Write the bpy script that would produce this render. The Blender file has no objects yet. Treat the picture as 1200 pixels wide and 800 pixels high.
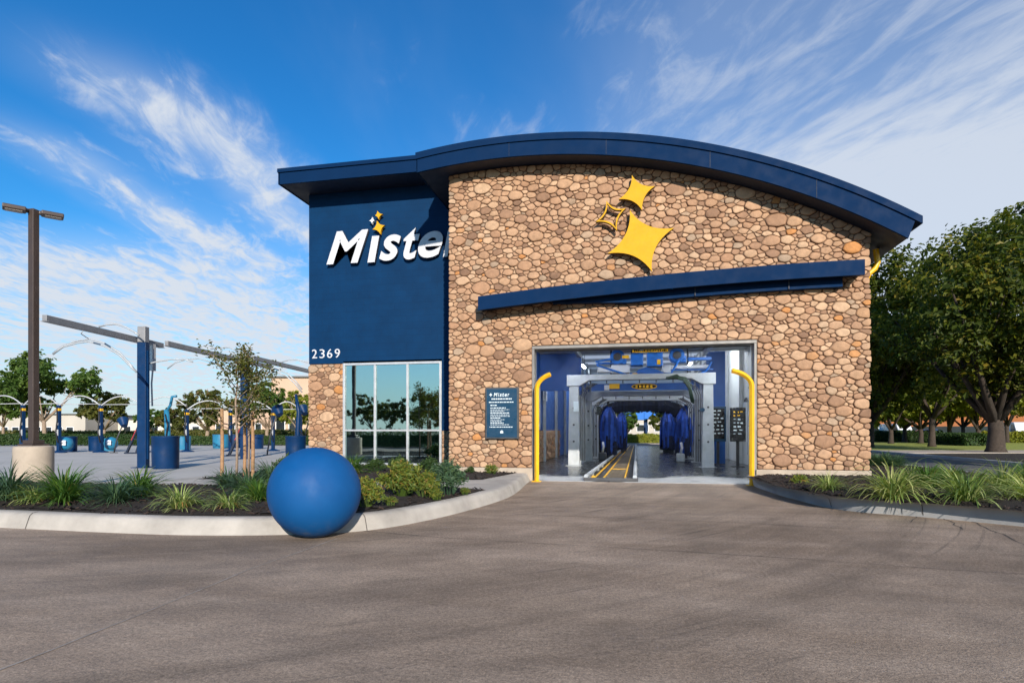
import bpy, math, random
from mathutils import Vector, Matrix, noise
R = math.radians
sc = bpy.context.scene
# ------------------------------------------------------------------ camera
TH = R(11.7); CO, SI = math.cos(TH), math.sin(TH); FPX = 700.0; CAMH = 1.3; HOR = 504.0
cam = bpy.data.cameras.new("camera"); camo = bpy.data.objects.new("camera", cam)
sc.collection.objects.link(camo); sc.camera = camo
camo.location = (0, 0, CAMH); camo.rotation_euler = (R(90), 0, TH)
cam.sensor_width = 36; cam.lens = 36 * FPX / 1200; cam.shift_y = 104 / 1200
cam.clip_end = 3000; cam.clip_start = 0.05
# ------------------------------------------------------------------ light
SUN_EL = 22.0
_az = R(80)                                   # sun stands right of the camera, a little behind it
_cr, _cf = math.cos(_az), -math.sin(_az)      # camera-frame right / forward components
SX, SY = _cr * CO - _cf * SI, _cr * SI + _cf * CO
SDIR = Vector((SX * math.cos(R(SUN_EL)), SY * math.cos(R(SUN_EL)), math.sin(R(SUN_EL))))
sc.view_settings.view_transform = 'Standard'; sc.view_settings.look = 'None'
sc.view_settings.exposure = 1.0; sc.view_settings.gamma = 1.0; sc.view_settings.use_curve_mapping = False
sun = bpy.data.lights.new("sun", 'SUN'); sun.energy = 3.2; sun.angle = R(0.8); sun.color = (1, .91, .79)
suno = bpy.data.objects.new("sun", sun); sc.collection.objects.link(suno)
suno.rotation_euler = SDIR.to_track_quat('Z', 'Y').to_euler()
try:
    sc.cycles.use_denoising = True
    sc.cycles.max_bounces = 8; sc.cycles.diffuse_bounces = 4; sc.cycles.transmission_bounces = 4
    sc.cycles.sample_clamp_indirect = 6; sc.cycles.caustics_reflective = False
except Exception: pass

class NT:
    """tiny node-tree helper"""
    def __init__(s, tree): s.t = tree; s.t.nodes.clear()
    def n(s, typ, **kw):
        nd = s.t.nodes.new(typ)
        for k, v in kw.items():
            if k.startswith('i_'):
                key = k[2:]; key = int(key) if key.isdigit() else key.replace('_', ' ')
                if hasattr(v, 'is_linked') or hasattr(v, 'links'): s.t.links.new(v, nd.inputs[key])
                else: nd.inputs[key].default_value = v
            else: setattr(nd, k, v)
        return nd
    def l(s, a, b): s.t.links.new(a, b)
    def math(s, op, a, b=None, c=None, clamp=False):
        nd = s.t.nodes.new('ShaderNodeMath'); nd.operation = op; nd.use_clamp = clamp
        for i, v in enumerate((a, b, c)):
            if v is None: continue
            if isinstance(v, (int, float)): nd.inputs[i].default_value = v
            else: s.t.links.new(v, nd.inputs[i])
        return nd.outputs[0]
    def mix(s, fac, a, b, blend='MIX'):
        nd = s.t.nodes.new('ShaderNodeMix'); nd.data_type = 'RGBA'; nd.blend_type = blend; nd.clamp_result = False
        for i, v in ((0, fac), (6, a), (7, b)):
            if isinstance(v, (int, float)): nd.inputs[i].default_value = v
            elif isinstance(v, tuple): nd.inputs[i].default_value = v if len(v) == 4 else (*v, 1)
            else: s.t.links.new(v, nd.inputs[i])
        return nd.outputs[2]
    def ramp(s, fac, stops, interp='LINEAR'):
        nd = s.t.nodes.new('ShaderNodeValToRGB'); cr = nd.color_ramp; cr.interpolation = interp
        while len(cr.elements) < len(stops): cr.elements.new(.5)
        for e, (p, c) in zip(cr.elements, stops):
            e.position = p; e.color = (c, c, c, 1) if isinstance(c, (int, float)) else (*c, 1)
        s.t.links.new(fac, nd.inputs[0]); return nd.outputs[0]
    def smooth(s, x, a, b, lo=0.0, hi=1.0):
        nd = s.t.nodes.new('ShaderNodeMapRange'); nd.interpolation_type = 'SMOOTHSTEP'
        s.t.links.new(x, nd.inputs[0])
        for i, v in zip((1, 2, 3, 4), (a, b, lo, hi)): nd.inputs[i].default_value = v
        return nd.outputs[0]
    def noise(s, vec, scale, detail=4, rough=.55, dist=0.0):
        nd = s.n('ShaderNodeTexNoise'); nd.inputs['Scale'].default_value = scale
        nd.inputs['Detail'].default_value = detail; nd.inputs['Roughness'].default_value = rough
        nd.inputs['Distortion'].default_value = dist
        if vec is not None: s.l(vec, nd.inputs['Vector'])
        return nd.outputs[0]
    def mapping(s, vec, scale=(1, 1, 1), rot=(0, 0, 0), loc=(0, 0, 0)):
        nd = s.n('ShaderNodeMapping'); s.l(vec, nd.inputs[0])
        nd.inputs[1].default_value = loc; nd.inputs[2].default_value = rot; nd.inputs[3].default_value = scale
        return nd.outputs[0]

# ------------------------------------------------------------------ sky with high cirrus on a cloud plane
w = bpy.data.worlds.new("World"); sc.world = w; w.use_nodes = True
t = NT(w.node_tree)
sky = t.n('ShaderNodeTexSky', sky_type='NISHITA'); sky.sun_disc = False
sky.sun_elevation = R(SUN_EL); sky.sun_rotation = math.atan2(SX, SY)
sky.air_density = 1.0; sky.dust_density = 0.35; sky.ozone_density = 2.2
geo = t.n('ShaderNodeTexCoord').outputs['Generated']
sep = t.n('ShaderNodeSeparateXYZ'); t.l(geo, sep.inputs[0])
dx, dy, dz = sep.outputs
zz = t.math('MAXIMUM', t.math('ADD', dz, 0.0), 0.02)
px_, py_ = t.math('DIVIDE', dx, zz), t.math('DIVIDE', dy, zz)
# streak direction on the cloud plane (towards the left of the building) and its normal
sa = (-.224 * CO - .975 * SI, -.224 * SI + .975 * CO); na = (.975 * CO - .224 * SI, .975 * SI + .224 * CO)
def lin(a): return t.math('ADD', t.math('MULTIPLY', px_, a[0]), t.math('MULTIPLY', py_, a[1]))
ta, ca = lin(sa), lin(na)
cv = t.n('ShaderNodeCombineXYZ'); t.l(ta, cv.inputs[0]); t.l(ca, cv.inputs[1]); pv = cv.outputs[0]
big = t.noise(t.mapping(pv, (.55, 1.1, 1), loc=(3.1, 7.7, 0)), 1.0, 5, .55, .6)
wisp = t.noise(t.mapping(pv, (.9, 1.9, 1), rot=(0, 0, R(16)), loc=(1.3, .4, 0)), 1.7, 9, .62, 1.3)
fine = t.noise(t.mapping(pv, (1.3, 3.6, 1), rot=(0, 0, R(-14)), loc=(4, 2, 0)), 2.6, 8, .62, 1.0)
tex = t.math('ADD', t.math('MULTIPLY', t.math('SUBTRACT', wisp, .5), 1.0), t.math('MULTIPLY', t.math('SUBTRACT', fine, .5), .85))
cj = t.math('ADD', ca, t.math('MULTIPLY', t.math('SUBTRACT', big, .5), 1.5))
def band(x, c, wd):   # bump of half-width wd at c
    return t.math('SUBTRACT', 1.0, t.math('MULTIPLY', t.math('ABSOLUTE', t.math('SUBTRACT', x, c)), 1.0 / wd), clamp=True)
ck = t.math('ADD', ca, t.math('MULTIPLY', t.math('SUBTRACT', big, .5), .5))
ck = t.math('SUBTRACT', ck, t.math('MULTIPLY', t.math('SUBTRACT', ta, 2.2), .30))     # the left streak drifts across the others
s1 = t.math('MULTIPLY', band(ck, -.62, .40), t.math('MULTIPLY', t.smooth(ta, 1.5, 2.1), t.smooth(ta, 4.0, 2.8)))
s2 = t.math('MULTIPLY', band(ck, -1.22, .34), t.math('MULTIPLY', t.smooth(ta, 1.9, 2.6), t.smooth(ta, 4.2, 3.0)))
left_d = t.math('ADD', t.math('MULTIPLY', s1, .86), t.math('MULTIPLY', s2, .74))
right_d = t.math('ADD', t.math('MULTIPLY', t.smooth(cj, -.3, .9), .56), t.math('MULTIPLY', t.smooth(cj, 1.0, 2.7), .78))
low_d = t.math('MULTIPLY', t.smooth(ta, 2.7, 4.3), t.math('MULTIPLY', t.smooth(ca, .3, -1.0), .92))
mass = t.math('MULTIPLY', t.math('MULTIPLY', t.smooth(ta, 1.3, 2.6), t.smooth(cj, .9, 2.0)), .9)      # broad hazy bank low on the right
cov = t.math('ADD', t.math('ADD', left_d, right_d), t.math('ADD', low_d, mass))
soft = t.math('MULTIPLY', t.smooth(cov, .0, 1.25), .70)
hard = t.math('MULTIPLY', t.smooth(ca, .1, 1.0, 1.0, .50), t.smooth(t.math('ADD', cov, t.math('MULTIPLY', tex, 2.3)), .30, 1.35))
hard = t.math('MULTIPLY', hard, t.smooth(cov, .02, .45))
dens = t.math('MINIMUM', t.math('ADD', t.math('MULTIPLY', soft, .78), t.math('MULTIPLY', hard, .62)), .96)
hz = t.smooth(dz, .26, -.02)
dens = t.math('MAXIMUM', dens, t.math('MULTIPLY', hz, .80))
hs = t.n('ShaderNodeHueSaturation'); hs.inputs['Saturation'].default_value = 1.32; hs.inputs['Value'].default_value = .88
t.l(sky.outputs[0], hs.inputs['Color'])
skyc = t.mix(1.0, hs.outputs[0], (.40, .90, 1.12), 'MULTIPLY')
col = t.mix(dens, skyc, (4.2, 4.5, 4.95))
bg = t.n('ShaderNodeBackground'); t.l(col, bg.inputs[0]); bg.inputs[1].default_value = 0.085
wo = t.n('ShaderNodeOutputWorld'); t.l(bg.outputs[0], wo.inputs[0])

# ------------------------------------------------------------------ geometry helpers
LK = sc.collection.objects.link
ORG = {}
def CP(px, d, z=0.0):            # a point d metres ahead of the lens, under image column px
    u = (px - 600) / FPX
    return Vector((d * (u * CO - SI), d * (CO + u * SI), z))
def GP(px, py, z=0.0):           # ground point seen at a pixel of the photograph
    return CP(px, (CAMH - z) * FPX / (py - HOR), z)
def WP(px, py, Y):               # point on the upright plane y = Y
    u = (px - 600) / FPX; d = Y / (CO + u * SI)
    return (d * (u * CO - SI), CAMH + d * (HOR - py) / FPX)

class MB:
    def __init__(s): s.v = []; s.f = []; s.a = []
    def add(s, vs, fs, tint=0.0):
        b = len(s.v); s.v.extend([tuple(p) for p in vs]); s.f.extend([tuple(b + i for i in f) for f in fs])
        s.a.extend([tint] * len(fs)); return s
    def box(s, x0, x1, y0, y1, z0, z1, tint=0.0):
        v = [(x0,y0,z0),(x1,y0,z0),(x1,y1,z0),(x0,y1,z0),(x0,y0,z1),(x1,y0,z1),(x1,y1,z1),(x0,y1,z1)]
        return s.add(v, [(3,2,1,0),(4,5,6,7),(0,1,5,4),(1,2,6,5),(2,3,7,6),(3,0,4,7)], tint)
    def beam(s, p, q, wd, h, up=(0,0,1), tint=0.0, w2=None, h2=None):
        p, q = Vector(p), Vector(q); d = (q - p).normalized(); up = Vector(up)
        if abs(d.dot(up)) > .99: up = Vector((0, 1, 0))
        x = d.cross(up).normalized(); y = x.cross(d).normalized(); w2 = w2 or wd; h2 = h2 or h
        v = []
        for c, a, b in ((p, wd, h), (q, w2, h2)):
            for i, j in ((-1,-1),(1,-1),(1,1),(-1,1)): v.append(c + x * (a * .5 * i) + y * (b * .5 * j))
        return s.add(v, [(0,1,2,3),(7,6,5,4),(0,4,5,1),(1,5,6,2),(2,6,7,3),(3,7,4,0)], tint)
    def tube(s, pts, rad, n=10, tint=0.0, cap=True):
        pts = [Vector(p) for p in pts]; b = len(s.v)
        if isinstance(rad, (int, float)): rad = [rad] * len(pts)
        prev = None
        for i, p in enumerate(pts):
            d = (pts[min(i+1, len(pts)-1)] - pts[max(i-1, 0)]).normalized()
            if prev is None:
                ref = Vector((0,0,1)) if abs(d.z) < .9 else Vector((1,0,0)); x = d.cross(ref).normalized()
            else: x = (prev - d * prev.dot(d)).normalized()
            prev = x; y = d.cross(x)
            for k in range(n):
                a = 2 * math.pi * k / n; s.v.append(tuple(p + (x * math.cos(a) + y * math.sin(a)) * rad[i]))
        m = len(pts)
        for i in range(m - 1):
            for k in range(n):
                s.f.append((b+i*n+k, b+i*n+(k+1)%n, b+(i+1)*n+(k+1)%n, b+(i+1)*n+k)); s.a.append(tint)
        if cap:
            s.f.append(tuple(b + k for k in reversed(range(n)))); s.f.append(tuple(b+(m-1)*n+k for k in range(n))); s.a += [tint]*2
        return s
    def lathe(s, prof, c=(0,0,0), n=32, tint=0.0):
        b = len(s.v); c = Vector(c)
        for r, z in prof:
            for k in range(n):
                a = 2*math.pi*k/n; s.v.append((c.x + r*math.cos(a), c.y + r*math.sin(a), c.z + z))
        for i in range(len(prof)-1):
            for k in range(n):
                s.f.append((b+i*n+k, b+i*n+(k+1)%n, b+(i+1)*n+(k+1)%n, b+(i+1)*n+k)); s.a.append(tint)
        s.f.append(tuple(b+k for k in reversed(range(n)))); s.f.append(tuple(b+(len(prof)-1)*n+k for k in range(n))); s.a += [tint]*2
        return s
    def prism(s, poly, y0, y1, tint=0.0):          # polygon in (x, z), extruded along y
        n = len(poly)
        area = sum(poly[i][0]*poly[(i+1)%n][1]-poly[(i+1)%n][0]*poly[i][1] for i in range(n))
        if area < 0: poly = poly[::-1]
        v = [(x, y0, z) for x, z in poly] + [(x, y1, z) for x, z in poly]
        return s.add(v, [tuple(range(n)), tuple(reversed(range(n, 2*n)))] + [(i, i+n, (i+1)%n+n, (i+1)%n) for i in range(n)], tint)
    def slab(s, poly, z0, z1, tint=0.0):           # polygon in (x, y), extruded along z
        n = len(poly)
        area = sum(poly[i][0]*poly[(i+1)%n][1]-poly[(i+1)%n][0]*poly[i][1] for i in range(n))
        if area < 0: poly = poly[::-1]
        v = [(x, y, z0) for x, y in poly] + [(x, y, z1) for x, y in poly]
        return s.add(v, [tuple(reversed(range(n))), tuple(range(n, 2*n))] + [(i, (i+1)%n, (i+1)%n+n, i+n) for i in range(n)], tint)
    def build(s, name, m, parent=None, smooth=False, bev=0, origin=None, sharp=None):
        off = Vector(origin) if origin is not None else (ORG.get(parent.name, Vector()) if parent else Vector())
        me = bpy.data.meshes.new(name)
        me.from_pydata([tuple(Vector(p) - off) for p in s.v], [], s.f)
        at = me.attributes.new('tint', 'FLOAT', 'FACE'); at.data.foreach_set('value', s.a)
        if smooth:
            me.polygons.foreach_set('use_smooth', [True] * len(me.polygons))
            if sharp: me.set_sharp_from_angle(angle=R(sharp))
        me.materials.append(m); me.update()
        o = bpy.data.objects.new(name, me); LK(o)
        if parent: o.parent = parent; ORG[o.name] = off
        else: o.location = off; ORG[o.name] = off
        if bev:
            b = o.modifiers.new('bevel', 'BEVEL'); b.width = bev; b.segments = 2; b.limit_method = 'ANGLE'
        return o
def tag(o, label=None, cat=None, group=None, kind=None):
    for k, v in (('label', label), ('category', cat), ('group', group), ('kind', kind)):
        if v: o[k] = v
    return o
def thing(name, loc, label, cat, group=None):
    o = bpy.data.objects.new(name, None); LK(o); o.location = loc; o.empty_display_size = .2
    ORG[o.name] = Vector(loc); return tag(o, label, cat, group)
def struct(o): o['kind'] = 'structure'; return o
def copy_tree(o, loc, rz=0.0, scale=1.0, label=None, group=None):
    c = o.copy(); LK(c); c.location = loc; c.rotation_euler = (0, 0, rz); c.scale = (scale,)*3 if not isinstance(scale, tuple) else scale
    if label: c['label'] = label
    if group: c['group'] = group
    for ch in o.children:
        d = ch.copy(); LK(d); d.parent = c
        for g in ch.children:
            e = g.copy(); LK(e); e.parent = d
    return c

# ------------------------------------------------------------------ materials
M = {}
def pmat(name, col, rough=.6, metal=0.0, var=.12, vscale=4.0, bump=0.0, bscale=40.0, spec=None, coat=0.0, tintvar=0.0, emit=None):
    m = bpy.data.materials.new(name); m.use_nodes = True; k = NT(m.node_tree)
    co = k.n('ShaderNodeTexCoord').outputs['Object']
    p = k.n('ShaderNodeBsdfPrincipled'); o = k.n('ShaderNodeOutputMaterial'); k.l(p.outputs[0], o.inputs[0])
    nz = k.noise(co, vscale, 5, .6)
    lo = tuple(c * (1 - var * 1.6) for c in col); hi = tuple(min(1, c * (1 + var * 1.6)) for c in col)
    c = k.ramp(nz, [(.25, lo), (.75, hi)])
    if tintvar:
        at = k.n('ShaderNodeAttribute', attribute_name='tint')
        c = k.mix(1.0, c, k.ramp(at.outputs['Fac'], [(0, 1 - tintvar), (1, 1 + tintvar)]), 'MULTIPLY')
    k.l(c, p.inputs['Base Color']); p.inputs['Metallic'].default_value = metal
    rr = k.smooth(k.noise(co, vscale * 2.3, 4), .3, .7, max(.02, rough - .08), min(1, rough + .08)); k.l(rr, p.inputs['Roughness'])
    if spec is not None: p.inputs['Specular IOR Level'].default_value = spec
    if coat: p.inputs['Coat Weight'].default_value = coat; p.inputs['Coat Roughness'].default_value = .15
    if bump:
        b = k.n('ShaderNodeBump'); b.inputs['Strength'].default_value = bump; b.inputs['Distance'].default_value = .02
        k.l(k.noise(co, bscale, 6, .65), b.inputs['Height']); k.l(b.outputs[0], p.inputs['Normal'])
    M[name] = m; return m
pmat('blue_metal', (.0014, .0185, .064), .68, 0, .05, 1.6, .03, 5, .08)
pmat('soffit_blue_shaded', (.004, .012, .034), .6, 0, .1, 1.2)  # blue darkened to navy: the shadow under the eaves is in the colour
pmat('white_paint', (.74, .76, .80), .45, 0, .04)
pmat('letter_white', (.55, .56, .60), .5, 0, .06)
pmat('gold', (.60, .325, .018), .6, 0, .05, spec=.12)
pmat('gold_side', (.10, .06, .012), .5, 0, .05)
pmat('safety_yellow', (.78, .42, .012), .38, 0, .08, 5)
pmat('concrete_light', (.38, .35, .315), .85, 0, .22, 1.3, .25, 60)
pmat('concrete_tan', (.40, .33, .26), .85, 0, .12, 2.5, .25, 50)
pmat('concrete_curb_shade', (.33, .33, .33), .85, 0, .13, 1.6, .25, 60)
pmat('bronze_metal', (.062, .044, .038), .5, .2, .1)
pmat('lamp_lens', (.35, .30, .25), .3, 0, .05)
pmat('grey_steel', (.40, .425, .45), .42, .15, .12, 3)
pmat('portal_steel', (.20, .19, .18), .5, .2, .15, 3)
pmat('dark_steel', (.07, .07, .075), .45, .3, .15, 6)
pmat('alu', (.60, .60, .61), .38, .5, .06)
pmat('canopy_beam', (.24, .24, .25), .5, .2, .1)
pmat('hose_green', (.02, .045, .03), .5, 0, .2)
pmat('vac_blue', (.0015, .025, .088), .45, 0, .12, 3, spec=.25)
pmat('teal_blue', (.02, .17, .30), .4, 0, .1, 3)
pmat('machine_blue', (.02, .16, .58), .38, 0, .1, 4)
pmat('wall_blue_in', (.012, .085, .33), .5, 0, .06, 2)
pmat('wall_pale_in', (.78, .82, .80), .5, 0, .05, 1)
pmat('black_rubber', (.015, .015, .017), .55, 0, .2)
pmat('cloth_dark', (.018, .02, .03), .8, 0, .2)
pmat('brush_blue', (.012, .055, .30), .75, 0, .25, 3, 0, 40, tintvar=.6)
pmat('brush_dark', (.008, .012, .03), .8, 0, .2, 3, tintvar=.5)
pmat('belt', (.085, .062, .035), .7, 0, .25, 9, .3, 60)
pmat('wood_stake', (.30, .17, .085), .75, 0, .2, 14, .3, 60)
pmat('bark', (.045, .032, .024), .9, 0, .3, 9, .7, 30)
pmat('bark_pale', (.26, .19, .14), .9, 0, .25, 9, .5, 30)
pmat('white_wall', (.44, .40, .35), .8, 0, .06, .3)
pmat('beige_wall', (.52, .36, .26), .8, 0, .06, .3)
pmat('orange_wall', (.34, .115, .035), .8, 0, .08, .3)
pmat('dark_glass', (.02, .025, .03), .12, 0, .2, 1)
pmat('red_plastic', (.45, .03, .04), .4)
pmat('sign_teal', (.006, .04, .085), .35, 0, .06)
pmat('sign_print', (.62, .70, .74), .5, 0, .05)
pmat('screen_black', (.012, .012, .014), .25, 0, .1)
pmat('pipe_white', (.40, .41, .43), .35, 0, .05)
pmat('cream_wall', (.60, .55, .47), .8, 0, .06, .3)
pmat('roof_dark', (.09, .085, .08), .7, 0, .1)
pmat('car_blue', (.03, .07, .22), .25, .2, .05, coat=.6)
pmat('car_white', (.72, .73, .74), .3, 0, .04, coat=.5)
pmat('chrome', (.6, .6, .62), .25, .9, .04)

def ball_mat():
    m = bpy.data.materials.new('ball_blue'); m.use_nodes = True; k = NT(m.node_tree)
    co = k.n('ShaderNodeTexCoord').outputs['Object']
    p = k.n('ShaderNodeBsdfPrincipled'); o = k.n('ShaderNodeOutputMaterial'); k.l(p.outputs[0], o.inputs[0])
    sp = k.n('ShaderNodeSeparateXYZ'); k.l(co, sp.inputs[0])
    c = k.ramp(k.noise(co, 2.2, 5, .6), [(.25, (.0008, .060, .205)), (.75, (.001, .078, .25))])
    # dust and scuffs near the foot, a shape of its own
    d = k.math('MULTIPLY', k.smooth(sp.outputs[2], .32, .0), k.smooth(k.noise(co, 9, 6, .7), .45, .75))
    c = k.mix(k.math('MULTIPLY', d, .6), c, (.13, .14, .16))
    p.inputs['Specular IOR Level'].default_value = .28; k.l(c, p.inputs['Base Color']); k.l(k.smooth(k.noise(co, 6, 5), .3, .7, .58, .75), p.inputs['Roughness'])
    b = k.n('ShaderNodeBump'); b.inputs['Strength'].default_value = .12; b.inputs['Distance'].default_value = .01
    sc_ = k.noise(k.mapping(co, (1, 1, 5), rot=(.4, .2, 0)), 5, 7, .7); c2 = k.mix(k.math('MULTIPLY', k.smooth(sc_, .66, .74), .35), c, (.05, .16, .34)); k.l(c2, p.inputs['Base Color'])
    k.l(k.noise(co, 90, 3), b.inputs['Height']); k.l(b.outputs[0], p.inputs['Normal']); M['ball_blue'] = m
ball_mat()

def stone_mat():
    m = bpy.data.materials.new('river_stone'); m.use_nodes = True; k = NT(m.node_tree)
    co = k.n('ShaderNodeTexCoord').outputs['Object']; at = k.n('ShaderNodeAttribute', attribute_name='tint').outputs['Fac']
    p = k.n('ShaderNodeBsdfPrincipled'); o = k.n('ShaderNodeOutputMaterial'); k.l(p.outputs[0], o.inputs[0])
    base = k.ramp(at, [(0, (0.206, 0.112, 0.065)), (.15, (0.330, 0.184, 0.105)), (.3, (0.433, 0.260, 0.150)), (.45, (0.350, 0.190, 0.105)),
                       (.6, (0.474, 0.301, 0.181)), (.75, (0.381, 0.215, 0.122)), (.88, (0.505, 0.325, 0.198)), (.965, (0.309, 0.218, 0.148)), (.988, (0.474, 0.209, 0.065)), (1, (0.433, 0.184, 0.057))])
    n1 = k.noise(co, 9, 6, .65); n2 = k.noise(co, 55, 4, .7)
    c = k.mix(1.0, base, k.ramp(n1, [(.25, .74), (.75, 1.22)]), 'MULTIPLY')
    c = k.mix(1.0, c, k.ramp(n2, [(.3, .86), (.7, 1.1)]), 'MULTIPLY')
    k.l(c, p.inputs['Base Color']); p.inputs['Roughness'].default_value = .78
    b = k.n('ShaderNodeBump'); b.inputs['Strength'].default_value = .5; b.inputs['Distance'].default_value = .02
    k.l(k.math('ADD', n1, k.math('MULTIPLY', n2, .35)), b.inputs['Height']); k.l(b.outputs[0], p.inputs['Normal'])
    M['river_stone'] = m
stone_mat()
pmat('mortar', (.135, .078, .048), .95, 0, .25, 12, .8, 60)

def brick_paint_mat():
    m = bpy.data.materials.new('blue_brick'); m.use_nodes = True; k = NT(m.node_tree)
    co = k.n('ShaderNodeTexCoord').outputs['Object']
    sp = k.n('ShaderNodeSeparateXYZ'); k.l(co, sp.inputs[0]); cb = k.n('ShaderNodeCombineXYZ')
    k.l(k.math('ADD', sp.outputs[0], sp.outputs[1]), cb.inputs[0]); k.l(sp.outputs[2], cb.inputs[1])
    p = k.n('ShaderNodeBsdfPrincipled'); o = k.n('ShaderNodeOutputMaterial'); k.l(p.outputs[0], o.inputs[0])
    br = k.n('ShaderNodeTexBrick'); k.l(cb.outputs[0], br.inputs['Vector']); br.inputs['Scale'].default_value = 1
    br.inputs['Brick Width'].default_value = .40; br.inputs['Row Height'].default_value = .2; br.inputs['Mortar Size'].default_value = .007
    br.inputs['Mortar Smooth'].default_value = .4
    br.inputs['Color1'].default_value = (.0009, .026, .083, 1); br.inputs['Color2'].default_value = (.0010, .028, .088, 1); br.inputs['Mortar'].default_value = (.0008, .023, .074, 1)
    c = k.mix(1.0, br.outputs[0], k.ramp(k.noise(co, 1.4, 5, .6), [(.3, .86), (.7, 1.14)]), 'MULTIPLY')
    k.l(c, p.inputs['Base Color']); p.inputs['Roughness'].default_value = .6; p.inputs['Specular IOR Level'].default_value = .12
    b = k.n('ShaderNodeBump'); b.inputs['Strength'].default_value = .28; b.inputs['Distance'].default_value = .02
    k.l(k.math('ADD', k.math('MULTIPLY', br.outputs[1], -.5), k.math('MULTIPLY', k.noise(co, 40, 4), .3)), b.inputs['Height'])
    k.l(b.outputs[0], p.inputs['Normal']); M['blue_brick'] = m
brick_paint_mat()

def drive_mat():
    m = bpy.data.materials.new('driveway_concrete'); m.use_nodes = True; k = NT(m.node_tree)
    co = k.n('ShaderNodeTexCoord').outputs['Object']
    p = k.n('ShaderNodeBsdfPrincipled'); o = k.n('ShaderNodeOutputMaterial'); k.l(p.outputs[0], o.inputs[0])
    # streaks follow the way cars turn in towards the wash: stretched noise in a gently rotated frame
    sp0 = k.n('ShaderNodeSeparateXYZ'); k.l(co, sp0.inputs[0])
    ax_, ay_ = k.math('SUBTRACT', sp0.outputs[0], -11.0), k.math('SUBTRACT', sp0.outputs[1], 16.5)
    rad = k.math('SQRT', k.math('ADD', k.math('MULTIPLY', ax_, ax_), k.math('MULTIPLY', ay_, ay_))); ang = k.math('ARCTAN2', ay_, ax_)
    pc = k.n('ShaderNodeCombineXYZ'); k.l(rad, pc.inputs[0]); k.l(ang, pc.inputs[1])
    arcs = k.noise(k.mapping(pc.outputs[0], (1.5, 2.2, 1)), 1.0, 8, .68, .35)      # worn lanes where cars swing round the planter
    thin = k.noise(k.mapping(pc.outputs[0], (7.5, 2.6, 1)), 1.0, 6, .6, .2)
    st = k.noise(k.mapping(co, (.22, .95, 1), rot=(0, 0, R(-10))), 1.0, 9, .68, .4)
    bl = k.noise(co, .24, 6, .6, .3); mid = k.noise(co, 2.2, 9, .72); fi = k.noise(co, 34, 4, .75); grit = k.noise(co, 95, 3, .8)
    c = k.ramp(st, [(.30, (.215, .158, .114)), (.5, (.288, .219, .164)), (.70, (.365, .284, .218))])
    c = k.mix(1.0, c, k.ramp(arcs, [(.34, .74), (.5, 1.0), (.64, 1.14)]), 'MULTIPLY')
    c = k.mix(1.0, c, k.ramp(bl, [(.32, .80), (.68, 1.18)]), 'MULTIPLY')
    c = k.mix(1.0, c, k.ramp(mid, [(.3, .80), (.7, 1.18)]), 'MULTIPLY')
    c = k.mix(1.0, c, k.ramp(fi, [(.3, .60), (.7, 1.36)]), 'MULTIPLY')
    c = k.mix(1.0, c, k.ramp(grit, [(.3, .50), (.7, 1.46)]), 'MULTIPLY')
    marks = k.math('MULTIPLY', k.smooth(thin, .57, .70), k.smooth(k.noise(co, .35, 4), .44, .62))
    c = k.mix(k.math('MULTIPLY', marks, .7), c, (.055, .048, .044))
    # tyre tracks: dark rubber worn in along two wheel paths leading into the tunnel
    sp = k.n('ShaderNodeSeparateXYZ'); k.l(co, sp.inputs[0]); X, Y = sp.outputs[0], sp.outputs[1]
    wob = k.math('MULTIPLY', k.math('SUBTRACT', k.noise(co, .25, 3), .5), 1.6)
    q = k.math('SUBTRACT', 14.5, Y); bend = k.math('MULTIPLY', k.math('MULTIPLY', q, q), .028)
    tr = None
    for x0 in (-.55, 1.15):
        dd = k.math('ABSOLUTE', k.math('SUBTRACT', k.math('SUBTRACT', X, k.math('ADD', bend, x0)), wob))
        g = k.smooth(dd, .75, .05); tr = g if tr is None else k.math('MAXIMUM', tr, g)
    tr = k.math('MULTIPLY', tr, k.smooth(k.noise(k.mapping(co, (1.5, .3, 1)), 1.2, 5, .6), .3, .7))
    c = k.mix(k.math('MULTIPLY', tr, .28), c, (.088, .070, .058))
    # small oil drips
    vo = k.n('ShaderNodeTexVoronoi'); vo.inputs['Scale'].default_value = .75; k.l(co, vo.inputs['Vector'])
    oil = k.math('MULTIPLY', k.smooth(vo.outputs[0], .16, .03), k.smooth(k.noise(co, .6, 3), .52, .66))
    c = k.mix(k.math('MULTIPLY', oil, .55), c, (.05, .045, .042))
    k.l(c, p.inputs['Base Color']); k.l(k.smooth(mid, .3, .7, .68, .86), p.inputs['Roughness'])
    p.inputs['Specular IOR Level'].default_value = .3
    b = k.n('ShaderNodeBump'); b.inputs['Strength'].default_value = .6; b.inputs['Distance'].default_value = .02
    k.l(k.math('ADD', k.math('MULTIPLY', fi, .6), k.math('ADD', mid, k.math('MULTIPLY', grit, .5))), b.inputs['Height']); k.l(b.outputs[0], p.inputs['Normal'])
    M['driveway_concrete'] = m
drive_mat()

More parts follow.
